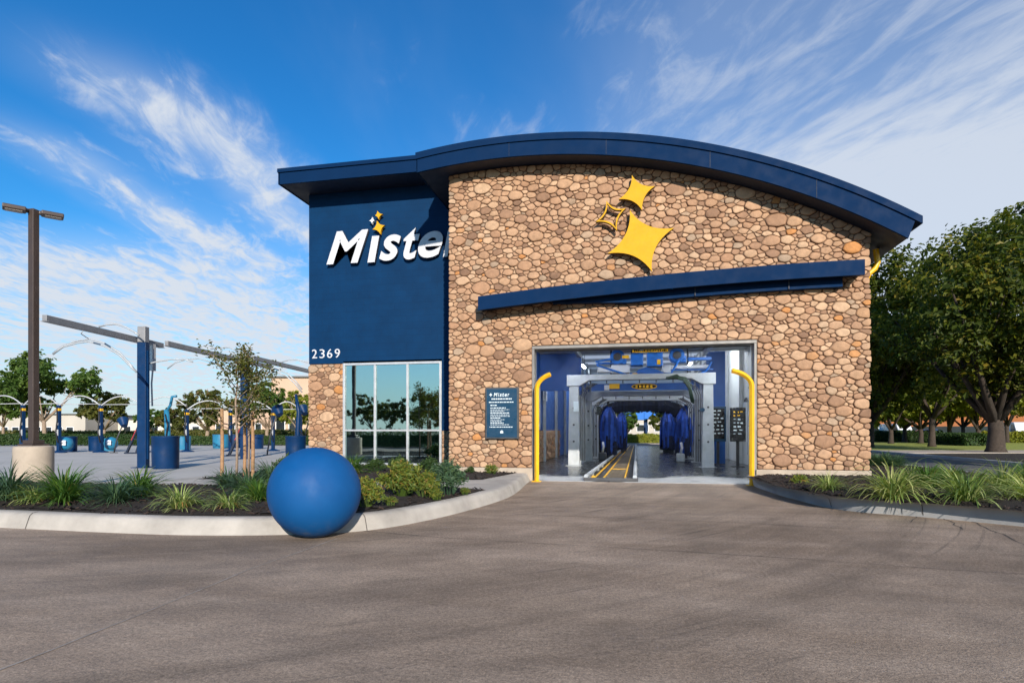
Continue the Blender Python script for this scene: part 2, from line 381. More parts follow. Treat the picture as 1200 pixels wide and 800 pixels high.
def floor_mat():
    m = bpy.data.materials.new('wash_floor'); m.use_nodes = True; k = NT(m.node_tree)
    co = k.n('ShaderNodeTexCoord').outputs['Object']; sp = k.n('ShaderNodeSeparateXYZ'); k.l(co, sp.inputs[0])
    p = k.n('ShaderNodeBsdfPrincipled'); o = k.n('ShaderNodeOutputMaterial'); k.l(p.outputs[0], o.inputs[0])
    wet = k.smooth(k.math('ADD', k.noise(k.mapping(co, (.9, .5, 1)), .9, 5, .6), k.math('MULTIPLY', k.smooth(sp.outputs[1], 15.6, 20.0), .55)), .5, .70)
    c = k.mix(wet, (.34, .345, .35), (.017, .017, .018))
    c = k.mix(1.0, c, k.ramp(k.noise(co, 5, 5), [(.3, .85), (.7, 1.12)]), 'MULTIPLY')
    k.l(c, p.inputs['Base Color']); k.l(k.math('ADD', k.math('SUBTRACT', .62, k.math('MULTIPLY', wet, .36)), k.math('MULTIPLY', k.math('SUBTRACT', k.noise(co, 3, 6, .7), .5), .30)), p.inputs['Roughness']); M['wash_floor'] = m
floor_mat()

def green_mat(name, cols, trans=.35, rough=.55):
    m = bpy.data.materials.new(name); m.use_nodes = True; k = NT(m.node_tree)
    at = k.n('ShaderNodeAttribute', attribute_name='tint').outputs['Fac']
    c = k.ramp(at, [(i / (len(cols) - 1), x) for i, x in enumerate(cols)])
    oi = k.n('ShaderNodeObjectInfo').outputs['Random']
    c = k.mix(1.0, c, k.ramp(oi, [(0, (.85, .9, .85)), (1, (1.15, 1.1, 1.05))]), 'MULTIPLY')
    p = k.n('ShaderNodeBsdfPrincipled'); p.inputs['Roughness'].default_value = rough; p.inputs['Specular IOR Level'].default_value = .35; k.l(c, p.inputs['Base Color'])
    tr = k.n('ShaderNodeBsdfTranslucent'); k.l(k.mix(1.0, c, (1.7, 1.75, .8), 'MULTIPLY'), tr.inputs[0])
    mx = k.n('ShaderNodeMixShader'); mx.inputs[0].default_value = trans; k.l(p.outputs[0], mx.inputs[1]); k.l(tr.outputs[0], mx.inputs[2])
    o = k.n('ShaderNodeOutputMaterial'); k.l(mx.outputs[0], o.inputs[0]); M[name] = m
green_mat('leaf_dark', [(.030, .050, .007), (.054, .080, .010), (.090, .112, .014), (.16, .160, .018), (.23, .18, .022)], .45)
green_mat('leaf_mid', [(.045, .095, .018), (.07, .13, .024), (.10, .16, .028), (.14, .17, .03)])
green_mat('leaf_olive', [(.05, .065, .015), (.085, .10, .02), (.13, .13, .03), (.16, .10, .03)])
green_mat('leaf_hedge', [(.025, .055, .016), (.04, .08, .02), (.065, .10, .024)], .25)
green_mat('leaf_gold', [(.15, .19, .025), (.24, .26, .03), (.32, .29, .04)])
green_mat('blade_blue', [(.03, .07, .04), (.05, .10, .055), (.08, .14, .07), (.11, .17, .06)], .25)
green_mat('blade_green', [(.035, .09, .018), (.06, .14, .025), (.09, .18, .03), (.14, .22, .04), (.30, .20, .06)], .3)
green_mat('blade_pale', [(.09, .15, .035), (.17, .25, .06), (.30, .36, .12), (.45, .46, .21), (.48, .42, .20)], .3)
green_mat('leaf_yellow', [(.06, .11, .02), (.11, .16, .025), (.20, .20, .03), (.28, .14, .04)], .3)
green_mat('blade_dry', [(.34, .17, .05), (.42, .26, .10), (.36, .12, .04)], .2)
pmat('lawn', (.24, .27, .04), .9, 0, .3, 6, .8, 90)
pmat('earth', (.10, .10, .055), .95, 0, .25, .2, .5, 20)
pmat('mulch', (.015, .009, .007), .95, 0, .4, 25, 1.0, 70)
pmat('mulch_chip', (.026, .015, .011), .9, 0, .35, 8, 0, 40, tintvar=.7)
pmat('lot_concrete', (.43, .405, .37), .75, 0, .1, .5, .15, 60)
pmat('lane_asphalt', (.075, .075, .078), .85, 0, .18, .6, .3, 90)
pmat('path_concrete', (.40, .34, .30), .85, 0, .1, .8, .2, 60)
pmat('joint_dark', (.07, .062, .056), .9, 0, .3, 8)
pmat('joint_pale', (.29, .255, .225), .9, 0, .25, 8)

def pane_mat():
    m = bpy.data.materials.new('window_glass'); m.use_nodes = True; k = NT(m.node_tree)
    g = k.n('ShaderNodeBsdfGlossy'); g.inputs[0].default_value = (.76, .95, .95, 1); g.inputs['Roughness'].default_value = .015
    co = k.n('ShaderNodeTexCoord').outputs['Object']
    b = k.n('ShaderNodeBump'); b.inputs['Strength'].default_value = .02; b.inputs['Distance'].default_value = .1; k.l(k.noise(co, .7, 2), b.inputs['Height']); k.l(b.outputs[0], g.inputs['Normal'])
    tr = k.n('ShaderNodeBsdfTransparent'); tr.inputs[0].default_value = (.35, .50, .50, 1)
    fr = k.n('ShaderNodeLayerWeight'); fr.inputs[0].default_value = .5
    mx = k.n('ShaderNodeMixShader'); k.l(k.smooth(fr.outputs[1], 0, 1, .55, .95), mx.inputs[0]); k.l(tr.outputs[0], mx.inputs[1]); k.l(g.outputs[0], mx.inputs[2])
    o = k.n('ShaderNodeOutputMaterial'); k.l(mx.outputs[0], o.inputs[0]); M['window_glass'] = m
pane_mat()
def poly_mat():
    m = bpy.data.materials.new('polycarbonate'); m.use_nodes = True; k = NT(m.node_tree)
    tr = k.n('ShaderNodeBsdfTranslucent'); tr.inputs[0].default_value = (.85, .89, .93, 1)
    d = k.n('ShaderNodeBsdfDiffuse'); d.inputs[0].default_value = (.7, .72, .74, 1)
    mx = k.n('ShaderNodeMixShader'); mx.inputs[0].default_value = .3; k.l(tr.outputs[0], mx.inputs[1]); k.l(d.outputs[0], mx.inputs[2])
    o = k.n('ShaderNodeOutputMaterial'); k.l(mx.outputs[0], o.inputs[0]); M['polycarbonate'] = m
poly_mat()

# ------------------------------------------------------------------ ground, pavements
g = MB(); g.add([(-700,-500,-.02),(700,-500,-.02),(700,900,-.02),(-700,900,-.02)], [(0,1,2,3)]); struct(g.build('ground', M['earth']))
g = MB(); g.slab([(-60,-40),(60,-40),(60,15.2),(13.5,15.2),(13.5,90),(-3.6,90),(-3.6,15.2),(-60,15.2)], -.015, 0); struct(g.build('driveway', M['driveway_concrete']))
g = MB(); g.slab([(-90,10.6),(-10.19,10.6),(-10.19,47.5),(-90,47.5)], -.01, .006); struct(g.build('parking_lot', M['lot_concrete']))
g = MB(); g.slab([(8.4,15.6),(13.4,15.6),(13.4,80),(8.4,80)], -.01, .005); struct(g.build('side_lane', M['lane_asphalt']))
g = MB(); g.slab([(-3.8,15.21),(4.1,15.21),(4.1,50.5),(-3.8,50.5)], -.01, .012); struct(g.build('tunnel_floor', M['wash_floor']))
def joints(name, m, lines, z=.004, wd=.012):
    b = MB(); rnd = random.Random(5)
    for pts in lines:
        pts = [Vector((p[0], p[1], z)) for p in pts]
        q = [pts[0]]
        for a, c in zip(pts[:-1], pts[1:]):
            n = max(2, int((c-a).length / .25))
            for i in range(1, n+1):
                p = a.lerp(c, i/n); q.append(p)
        vs = []
        for i, p in enumerate(q):
            d = (q[min(i+1, len(q)-1)] - q[max(i-1, 0)]).normalized(); nn = Vector((-d.y, d.x, 0))
            jit = nn * rnd.uniform(-.006, .006); wv = wd * rnd.uniform(.55, 1.25) * .5
            vs += [p + jit + nn * wv, p + jit - nn * wv]
        b.add(vs, [(2*i, 2*i+1, 2*i+3, 2*i+2) for i in range(len(q)-1)])
    return struct(b.build(name, m))
jl = lambda *pp: [tuple(GP(x, y))[:2] for x, y in pp]
joints('driveway_joint', M['joint_pale'], [jl((-60, 808), (0, 785), (160, 722), (290, 668), (395, 631))], wd=.016)
joints('driveway_seam', M['joint_dark'], [jl((426, 622), (520, 630), (640, 637), (800, 646)), jl((800, 646), (940, 655), (1120, 668), (1260, 676)),
       jl((600, 602), (700, 606), (880, 613), (1000, 620))], wd=.011)
rc = random.Random(11)
def crack(pp, amp):
    P = jl(*pp); out = []
    for a, b in zip(P[:-1], P[1:]):
        for i in range(6):
            f = i/6; out.append((a[0]+(b[0]-a[0])*f + rc.uniform(-amp, amp), a[1]+(b[1]-a[1])*f + rc.uniform(-amp, amp)))
    return out + [P[-1]]
joints('driveway_crack', M['joint_dark'], [crack(((1139, 611), (1165, 622), (1205, 640), (1240, 652)), .03), crack(((1066, 612), (1074, 605)), .02), crack(((1105, 606), (1128, 620)), .03)], wd=.013)

def smooth_open(pts, n=6):
    P = [Vector((*p, 0)) for p in pts]; out = []
    for i in range(len(P)-1):
        a, b, c, d = P[max(i-1,0)], P[i], P[i+1], P[min(i+2, len(P)-1)]
        for k in range(n):
            u = k/n; out.append(.5*((2*b)+(c-a)*u+(2*a-5*b+4*c-d)*u*u+(3*b-a-3*c+d)*u**3))
    return [tuple(p)[:2] for p in out] + [tuple(P[-1])[:2]]
def offset_open(pts, dist):      # shift to the left of travel
    out = []
    for i, p in enumerate(pts):
        a = Vector(pts[max(i-1, 0)]); b = Vector(pts[min(i+1, len(pts)-1)]); d = (b-a).normalized()
        out.append((p[0] - d.y*dist, p[1] + d.x*dist))
    return out
def island(name, curb_line, rest, m, side, prof=((0,0),(.035,.10),(.06,.165),(.10,.195),(.16,.202))):
    """kerb rolled along curb_line, top sheet closed through rest"""
    b = MB(); rows = [(offset_open(curb_line, side*o), z) for o, z in prof]
    base = len(b.v)
    vs = [(x, y, z) for row, z in rows for x, y in row]; n = len(curb_line)
    fs = []
    for r in range(len(rows)-1):
        for i in range(n-1):
            q = (r*n+i, r*n+i+1, (r+1)*n+i+1, (r+1)*n+i); fs.append(q if side > 0 else q[::-1])
    b.add(vs, fs)
    top = [(x, y, prof[-1][1]) for x, y in rows[-1][0]] + [(x, y, prof[-1][1]) for x, y in rest]
    b.add(top, [tuple(range(len(top)))])
    for a, c in zip(rest[:-1], rest[1:]): b.add([(a[0],a[1],0),(c[0],c[1],0),(c[0],c[1],prof[-1][1]),(a[0],a[1],prof[-1][1])], [(0,1,2,3)])
    return struct(b.build(name, m, smooth=True, sharp=50))
LC = smooth_open([(-40,6.6),(-20,6.5),(-12,6.45),(-8.3,6.43),(-6.6,6.40),(-5.4,6.45),(-4.2,6.74),(-3.42,7.22),(-2.95,8.2),(-2.62,9.6),(-2.42,11.2),(-2.46,12.6),(-2.58,14.0),(-2.66,15.16)])
island('planter_curb', LC, [(-4.83,15.16),(-4.83,17.29),(-10.2,17.29),(-10.2,11.7),(-10.6,10.75),(-40,10.7)], M['concrete_light'], 1)
RC = smooth_open([(2.70,15.16),(2.72,14.2),(2.80,13.0),(2.93,12.1),(3.15,10.95),(3.5,10.42),(4.22,10.02),(5.13,9.3),(6.6,8.0),(8.2,6.4),(9.0,4.0)])
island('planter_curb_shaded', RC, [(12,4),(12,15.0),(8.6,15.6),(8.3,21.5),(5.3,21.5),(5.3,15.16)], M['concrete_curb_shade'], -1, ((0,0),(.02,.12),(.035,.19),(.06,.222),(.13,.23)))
# kerb joints
def kj(px, py, line, side):
    p = GP(px, py); i = min(range(len(line)), key=lambda k: (Vector(line[k]) - Vector(p[:2])).length)
    a, c = Vector(line[i]), Vector(line[min(i+1, len(line)-1)]); d = (c-a).normalized(); nn = Vector((-d.y, d.x))*side
    b = MB(); pr = [(-.004,0),(.031,.10),(.056,.165),(.096,.198),(.17,.206)]
    vs = []
    for o, z in pr:
        for e in (-.006, .006): q = a + nn*o + d*e; vs.append((q.x, q.y, z+.002))
    b.add(vs, [(2*k, 2*k+1, 2*k+3, 2*k+2) for k in range(len(pr)-1)]); return struct(b.build('curb_joint', M['joint_dark']))
for px, py, l, s in ((40,618,LC,1),(425,621,LC,1),(598,580,LC,1),(973,596,RC,-1),(1085,605,RC,-1)): kj(px, py, l, s)

def bed(name, poly, z, seed):
    xs = [p[0] for p in poly]; ys = [p[1] for p in poly]
    def inside(x, y):
        r = False; n = len(poly)
        for i in range(n):
            x1, y1 = poly[i]; x2, y2 = poly[(i+1)%n]
            if (y1 > y) != (y2 > y) and x < (x2-x1)*(y-y1)/(y2-y1)+x1: r = not r
        return r
    def edge(x, y):
        p = Vector((x, y)); best = 9
        for i in range(len(poly)):
            a, b_ = Vector(poly[i]), Vector(poly[(i+1) % len(poly)]); ab = b_-a; tt = max(0, min(1, (p-a).dot(ab)/max(ab.length_squared,1e-9)))
            best = min(best, (p-(a+ab*tt)).length)
        return best
    b = MB(); n = len(poly); b.add([(x, y, z) for x, y in poly], [tuple(range(n))]); o = struct(b.build(name, M['mulch']))
    rnd = random.Random(seed); c = MB(); cnt = 0
    # raised heap of loose bark on the sheet
    step = .16; pts = {}
    for i in range(int((max(xs)-min(xs))/step)+1):
        for j in range(int((max(ys)-min(ys))/step)+1):
            x, y = min(xs)+i*step, min(ys)+j*step
            if inside(x, y):
                e = edge(x, y); pts[(i,j)] = (x, y, z + min(e, .5)*.10 + .035*noise.noise((x*1.7, y*1.7, seed)) + .012*noise.noise((x*6, y*6, seed)))
    idx = {k_: q for q, k_ in enumerate(pts)}
    b2 = MB(); b2.add(list(pts.values()), [(idx[(i,j)], idx[(i+1,j)], idx[(i+1,j+1)], idx[(i,j+1)]) for (i,j) in pts if (i+1,j) in idx and (i+1,j+1) in idx and (i,j+1) in idx])
    struct(b2.build(name + '_mound', M['mulch'], smooth=True))
    area = (max(xs)-min(xs))*(max(ys)-min(ys))
    for _ in range(int(area*70)):
        x, y = rnd.uniform(min(xs), max(xs)), rnd.uniform(min(ys), max(ys))
        if not inside(x, y): continue
        d = math.hypot(x, y)
        if d > 20: continue
        zz_ = z + min(edge(x, y), .5)*.10 + .035*noise.noise((x*1.7, y*1.7, seed)) + .012
        a = rnd.uniform(0, 6.28); L = rnd.uniform(.025, .075); dv = Vector((math.cos(a), math.sin(a), rnd.uniform(-.5, .5)))*L
        c.beam(Vector((x,y,zz_))-dv*.5, Vector((x,y,zz_))+dv*.5, rnd.uniform(.012,.03), rnd.uniform(.006,.014), tint=rnd.random()**2 if rnd.random() > .04 else 1)
    q = c.build('bark_chips', M['mulch_chip']); q['kind'] = 'stuff'; q['label'] = 'loose dark bark chips over the planting bed'; q['category'] = 'mulch'
    return o
lc_in = [p for p in offset_open(LC, .24) if p[1] < 10.9 and p[0] > -22]
bed('mulch_bed', lc_in + [(-2.95,10.9)][:0] + [(-3.6,11.05),(-9.8,10.25),(-22,10.2)], .206, 1)
bed('mulch_bed', [(-9.7,11.75),(-5.2,11.95),(-3.35,12.9),(-3.0,15.1),(-4.9,15.1),(-4.9,17.2),(-10.1,17.2)], .206, 2)
rc_in = [p for p in offset_open(RC, -.22) if p[1] > 4.2]
bed('mulch_bed', [(2.95,15.1)] + rc_in[4:] + [(11.8,4.2),(11.8,14.9),(8.4,15.4),(8.1,21.3),(5.4,21.3),(5.4,15.1)], .234, 3)

# ------------------------------------------------------------------ right background grounds
g = MB(); g.slab([(13.4,12),(13.62,12),(13.62,90),(13.4,90)], 0, .15); struct(g.build('curb', M['concrete_curb_shade'], bev=.02))
g = MB(); g.slab([(13.62,12),(120,12),(120,140),(13.62,140)], 0, .10); struct(g.build('lawn', M['lawn']))
g = MB(); g.slab([(13.7,34.5),(60,46.5),(60,49.0),(13.7,39.0)], .08, .125); struct(g.build('path', M['path_concrete']))
g = MB(); g.slab([(13.66,24),(27,29),(27,37.4),(17,34.9),(13.66,34)], .08, .115); struct(g.build('soil', M['mulch']))
g = MB(); g.slab([(-120,48.2),(-10.3,48.2),(-10.3,56),(-120,56)], 0, .06); struct(g.build('lawn', M['lawn']))
g = MB(); g.slab([(-120,47.6),(-10.3,47.6),(-10.3,48.2),(-120,48.2)], 0, .13); struct(g.build('curb', M['concrete_light'], bev=.02))
g = MB(); g.slab([(-160,58),(60,58),(60,66),(-160,66)], -.01, .03); struct(g.build('road', M['path_concrete']))
g = MB(); g.slab([(-160,66.5),(60,66.5),(60,90),(-160,90)], 0, .1); struct(g.build('lawn', M['lawn']))

# ------------------------------------------------------------------ the car wash building
BL = thing('car_wash_building', (0, 15.2, 0), 'car wash building of round river stone and dark blue brick under a curved blue roof', 'building')
ARC = dict(top=(-3.0, -8.31, 16.94), bot=(-3.11, -8.53, 16.67))
def arc_z(x, which): cx, cz, r = ARC[which]; return cz + math.sqrt(r*r - (x-cx)**2)
def arc_pts(x0, x1, which, n=40, dz=0.0): return [(x0+(x1-x0)*i/n, arc_z(x0+(x1-x0)*i/n, which)+dz) for i in range(n+1)]
FY = 15.2
wall_outline = [(-4.84, 0), (-2.62, 0), (-2.62, 3.47), (2.84, 3.47), (2.84, 0), (5.28, 0)] + arc_pts(5.28, -4.84, 'bot', 40, -.002)
b = MB(); b.prism(wall_outline, FY, FY+.35); front = b.build('front_wall', M['mortar'], BL)
for q_ in ((-4.88, -2.60, FY-.06, FY+.20, 0, .33), (2.82, 5.32, FY-.06, FY+.20, 0, .365)): b = MB(); b.box(*q_); b.build('foundation', M['concrete_tan'], BL, bev=.012)

def pack(x0, x1, z0, z1, ok, seed, rad=((.16,9),(.128,60),(.102,260),(.083,850),(.069,2100),(.058,4300),(.049,7000),(.041,9500),(.034,8000)), AN=1.48, full=64.0):
    rnd = random.Random(seed); S = []; cell = .62; grid = {}
    k = (x1-x0)*(z1-z0)/full
    for r0, n in rad:
        for _ in range(int(n*k*2.2)+4):
            r = r0*rnd.uniform(.9, 1.1); x = rnd.uniform(x0, x1)/AN; z = rnd.uniform(z0, z1)
            if not ok(x*AN, z, r): continue
            gx, gz = int(x//cell), int(z//cell); hit = False
            for i in range(gx-1, gx+2):
                for j in range(gz-1, gz+2):
                    for (xx, zz_, rr) in grid.get((i,j), ()):
                        if (xx-x)**2+(zz_-z)**2 < ((rr+r)*.83)**2: hit = True; break
                    if hit: break
                if hit: break
            if not hit: grid.setdefault((gx,gz), []).append((x,z,r)); S.append((x,z,r))
    return S, grid, cell, AN
def clip(poly, nx, nz, d):
    out = []
    for i in range(len(poly)):
        a, c = poly[i], poly[(i+1)%len(poly)]
        da, dc = a[0]*nx+a[1]*nz-d, c[0]*nx+c[1]*nz-d
        if da <= 0: out.append(a)
        if (da < 0 < dc) or (dc < 0 < da): u = da/(da-dc); out.append((a[0]+(c[0]-a[0])*u, a[1]+(c[1]-a[1])*u))
    return out
def cladding(packing, limits, seed, place, joint=.006):
    """limits(x, z, r) -> half planes in real (x, z); place(x, z, out) -> world point"""
    S, grid, cell, AN = packing; rnd = random.Random(seed); b = MB()
    for (x, z, r) in S:
        ext = r*2.1
        P = [(x+ext*math.cos(a*math.pi/6), z+ext*math.sin(a*math.pi/6)) for a in range(12)]
        gx, gz = int(x//cell), int(z//cell)
        for i in range(gx-2, gx+3):
            for j in range(gz-2, gz+3):
                for (xx, zz_, rr) in grid.get((i,j), ()):
                    D2 = (xx-x)**2+(zz_-z)**2
                    if D2 < 1e-9 or D2 > (ext+rr*1.8)**2: continue
                    D = math.sqrt(D2); nx, nz = (xx-x)/D, (zz_-z)/D
                    P = clip(P, nx, nz, nx*x+nz*z + (D2+r*r-rr*rr)/(2*D) - joint)
                    if len(P) < 3: break
        P = [(px*AN, pz) for px, pz in P]
        for nx, nz, d in limits(x*AN, z, r):
            if len(P) >= 3: P = clip(P, nx, nz, d)
        if len(P) < 3: continue
        ar = abs(sum(P[i][0]*P[(i+1)%len(P)][1]-P[(i+1)%len(P)][0]*P[i][1] for i in range(len(P))))*.5
        if ar < .0011: continue
        cut = rnd.uniform(.15, .24)
        for it in range(3):
            c_ = cut if it < 2 else .25
            Q = []
            for i in range(len(P)):
                a, c = P[i], P[(i+1)%len(P)]
                Q.append((a[0]*(1-c_)+c[0]*c_, a[1]*(1-c_)+c[1]*c_)); Q.append((a[0]*c_+c[0]*(1-c_), a[1]*c_+c[1]*(1-c_)))
            P = Q
            if len(P) > 30: break
        n = len(P); cx = sum(p[0] for p in P)/n; cz = sum(p[1] for p in P)/n
        h = min(.06, .26*math.sqrt(ar)*.5+.012)*rnd.uniform(.6, 1.4); tx, tz = rnd.uniform(-.12, .12), rnd.uniform(-.16, .10)
        nzs = rnd.uniform(0, 50)
        vs = []; fs = []
        rings = ((1.0, -.004), (.985, .50), (.92, .78), (.78, .92), (.5, .99))
        for s_, hh in rings:
            for q, (px, pz) in enumerate(P):
                dxx, dzz = (px-cx)*s_, (pz-cz)*s_
                wv = 1 + .10*noise.noise((dxx*9+nzs, dzz*9, nzs))
                vs.append(place(cx+dxx, cz+dzz, hh*h*wv + (tx*dxx+tz*dzz if hh > .2 else 0)))
        vs.append(place(cx, cz, h*1.0))
        for rI in range(len(rings)-1):
            for q in range(n): fs.append((rI*n+q, rI*n+(q+1)%n, (rI+1)*n+(q+1)%n, (rI+1)*n+q))
        L = len(rings)-1
        for q in range(n): fs.append((L*n+q, L*n+(q+1)%n, len(rings)*n))
        b.add(vs, fs, rnd.random())
    return b
cxA, czA, rA = ARC['bot']
def ok_front(x, z, r):
    m = r*.55
    if x-m < -4.86 or x+m > 5.31 or z-m < .37: return False
    if x < 0 and z-m < .32: return False
    if math.hypot(x-cxA, z-czA) > rA-.02-m: return False
    if -2.64-m*.9 < x < 2.86+m*.9 and z < 3.47+m: return False
    return True
def lim_front(x, z, r):
    L = [(-1,0,4.86), (1,0,5.31+.02*math.sin(z*9)), (0,-1,-.335 if x < 0 else -.37)]
    d = math.hypot(x-cxA, z-czA); nx, nz = (x-cxA)/d, (z-czA)/d; L.append((nx, nz, nx*cxA+nz*czA+rA-.012))
    if z < 3.47+r and z > 3.0 and -2.62 < x < 2.84: L.append((0,-1,-3.475))
    elif z <= 3.47+r*.8:
        if x < -2.6 and x > -3.6: L.append((1,0,-2.625 if z < 3.6 else 99))
        if x > 2.8 and x < 3.8: L.append((-1,0,-2.845 if z < 3.6 else 99))
    elif -2.9 < x < 3.1 and z < 4.2: L.append((0,-1,-3.475))
    return L
pk = pack(-4.86, 5.31, .24, 8.15, ok_front, 4)
cladding(pk, lim_front, 9, lambda x, z, o: (x, FY-o, z)).build('stone_cladding', M['river_stone'], front, smooth=True)

# wing, set back
WY = 17.3
b = MB()
b.prism([(-10.18,3.40),(-9.0,3.40),(-9.0,3.46),(-5.76,3.46),(-5.76,1.30),(-4.84,1.30),(-4.84,8.78),(-10.18,8.78)], WY, WY+.3)
b.box(-10.18, -9.9, WY+.3, 30, 3.40, 8.78); b.box(-10.17, -9.9, WY+.3, 30, 0, 3.40)
wing = b.build('wing_wall', M['blue_brick'], BL, bev=.006)
b = MB(); b.box(-10.16, -9.02, WY+.03, WY+.3, 0, 3.395); pier = b.build('stone_pier', M['mortar'], BL)
b = MB(); b.box(-5.75, -4.80, WY+.03, WY+.3, 0, 1.295); pier2 = b.build('stone_pier', M['mortar'], BL)
b = MB(); b.box(-9.02, -5.75, WY+.05, WY+.3, 0, .22); b.build('window_base', M['concrete_tan'], BL)
p1 = pack(-10.2, -9.0, .02, 3.40, lambda x, z, r: -10.2+r*.5 < x < -9.0-r*.5 and .02+r*.5 < z < 3.40-r*.5, 21, full=60)
m1 = cladding(p1, lambda x, z, r: [(-1,0,10.21),(1,0,-9.015),(0,-1,-.02),(0,1,3.385)], 3, lambda x, z, o: (x, WY+.03-o*.8, z))
p2 = pack(-5.76, -4.8, .02, 1.30, lambda x, z, r: -5.76+r*.4 < x < -4.82-r*.4 and .02+r*.4 < z < 1.30-r*.4, 22, full=60)
m2 = cladding(p2, lambda x, z, r: [(-1,0,5.75),(1,0,-4.8),(0,-1,-.02),(0,1,1.285)], 5, lambda x, z, o: (x, WY+.03-o*.8, z))
m1.build('stone_cladding', M['river_stone'], pier, smooth=True); m2.build('stone_cladding', M['river_stone'], pier2, smooth=True)

# big window: aluminium frame, six panes, dim room behind
WX = [-9.0, -7.93, -6.86, -5.76]; WZ = [.22, 1.30, 3.40]
b = MB(); fy0, fy1 = WY-.03, WY+.09
for x in (WX[0]+.035, WX[3]-.035): b.box(x-.035, x+.035, fy0, fy1, WZ[0], WZ[2])
for x in WX[1:3]: b.box(x-.033, x+.033, fy0+.012, fy1, WZ[0]+.07, WZ[2]-.07)
for z in (WZ[0]+.035, WZ[2]-.035): b.box(WX[0]+.07, WX[3]-.07, fy0+.003, fy1, z-.035, z+.035)
for i in range(3): b.box(WX[i]+(.07 if i == 0 else .033), WX[i+1]-(.07 if i == 2 else .033), fy0+.02, fy1, WZ[1]-.028, WZ[1]+.028)
win = b.build('window', M['alu'], BL, bev=.004)
for i in range(3):
    for j in range(2):
        b = MB(); b.box(WX[i]+.03, WX[i+1]-.03, WY+.03, WY+.045, WZ[j]+.03, WZ[j+1]-.03); b.build('pane', M['window_glass'], win)
b = MB(); b.box(-9.9, -4.9, 20.5, 20.6, 0, 3.9); b.box(-9.9, -4.0, WY+.3, 20.6, 3.6, 3.7); b.box(-9.9, -4.0, WY+.3, 20.6, .02, .06)
b.build('lobby_wall', M['white_wall'], BL)
b = MB(); b.box(-8.6,-7.2,19.2,19.8,.06,1.05); b.box(-8.7,-7.1,19.1,19.9,1.05,1.1)
b.build('lobby_counter', M['beige_wall'], BL)

# roofs
b = MB(); xs0, xs1 = -5.52, 5.86
body = arc_pts(xs0, xs1, 'bot', 48) + arc_pts(xs1, xs0, 'top', 48, -.03)
b.prism(body, 14.66, 24.6); roof = b.build('arched_roof', M['soffit_blue_shaded'], BL)
b = MB()
fas = arc_pts(xs0-.02, xs1, 'bot', 48, -.012) + [(xs1+.13, arc_z(xs1+.13,'top')-.17)] + arc_pts(xs1+.13, xs0-.02, 'top', 48, -.155)
b.prism(fas, 14.60, 14.657); b.build('fascia', M['blue_metal'], roof)
lip = arc_pts(xs0-.04, xs1+.27, 'top', 48, -.153) + arc_pts(xs1+.27, xs0-.04, 'top', 48, .012)
b = MB(); b.prism(lip, 14.565, 24.7); b.build('roof_edge_trim', M['blue_metal'], roof)
b = MB()
for x in (-3.1, -.7, 1.7, 4.0): b = MB(); b.beam((x, 14.597, arc_z(x,'bot')+.0), (x, 14.597, arc_z(x,'top')-.16), .008, .006, up=(0,1,0)); b.build('panel_seam', M['soffit_blue_shaded'], roof)
b = MB(); b.prism([(xs0-.03, arc_z(xs0,'bot')-.012), (xs0-.002, arc_z(xs0,'bot')-.012), (xs0-.002, arc_z(xs0,'top')-.155), (xs0-.03, arc_z(xs0,'top')-.155)], 14.60, 24.6)
b.build('eave_trim', M['blue_metal'], roof)
b = MB(); b.box(-10.60, -4.9, 16.40, 30, 8.785, 9.10); fr = b.build('flat_roof', M['soffit_blue_shaded'], BL)
b = MB(); b.box(-10.62, -4.9, 16.35, 16.398, 8.77, 9.12); b.box(-10.65, -10.602, 16.35, 30, 8.77, 9.12); b.build('fascia', M['blue_metal'], fr)
b = MB(); b.box(-10.66, -4.9, 16.31, 16.40, 9.122, 9.235); b.box(-10.69, -10.60, 16.402, 30, 9.122, 9.235); b.build('roof_edge_trim', M['blue_metal'], fr)
# yellow downpipe at the right eave
b = MB(); b.tube([(5.62,15.75,5.62),(5.66,15.75,5.30),(5.60,15.75,5.16),(5.48,15.75,5.06),(5.40,15.75,4.9),(5.38,15.75,4.5),(5.38,15.75,.3)], .065, 10)
b.build('downpipe', M['safety_yellow'], BL, smooth=True, sharp=40)
# awning beam across the stone
def aw_top(x): tq = (x+3.93)/8.96; return 4.70 + .43*(1-(1-tq)**1.9)
n = 24; xs = [-3.93+8.96*i/n for i in range(n+1)]
b = MB(); b.prism([(x, aw_top(x)-.35) for x in xs]+[(x, aw_top(x)) for x in reversed(xs)], 14.70, 14.76)
aw = b.build('awning', M['blue_metal'], BL, bev=.004)
b = MB(); b.prism([(x, aw_top(x)-.29) for x in xs]+[(x, aw_top(x)-.03) for x in reversed(xs)], 14.762, 15.19); b.build('awning_soffit', M['soffit_blue_shaded'], aw)
b = MB(); xb = [x for x in xs if -2.2 < x < 4.75]
b.prism([(x, aw_top(x)-.53+.20*max(0, (-x-.2)/2.0)) for x in xb]+[(x, aw_top(x)-.295) for x in reversed(xb)], 14.98, 15.19); b.build('awning_backing', M['blue_metal'], aw)
for x in (1.4, 3.5): b = MB(); b.box(x-.012, x+.012, 14.95, 14.978, aw_top(x)-.52, aw_top(x)-.3); b.build('awning_bracket', M['soffit_blue_shaded'], aw)
# portal: steel angles and roll-up hood
b = MB(); b.box(-2.62, -2.56, FY-.005, FY+.36, 0, 3.39); b.box(2.78, 2.84, FY-.005, FY+.36, 0, 3.39); b.box(-2.62, 2.84, FY-.01, FY+.36, 3.39, 3.465)
portal = b.build('portal_frame', M['portal_steel'], BL, bev=.006)
b = MB(); b.tube([(-2.58,FY+.62,3.56),(2.8,FY+.62,3.56)], .17, 16); b.build('rolled_shutter', M['dark_steel'], BL, smooth=True, sharp=40)

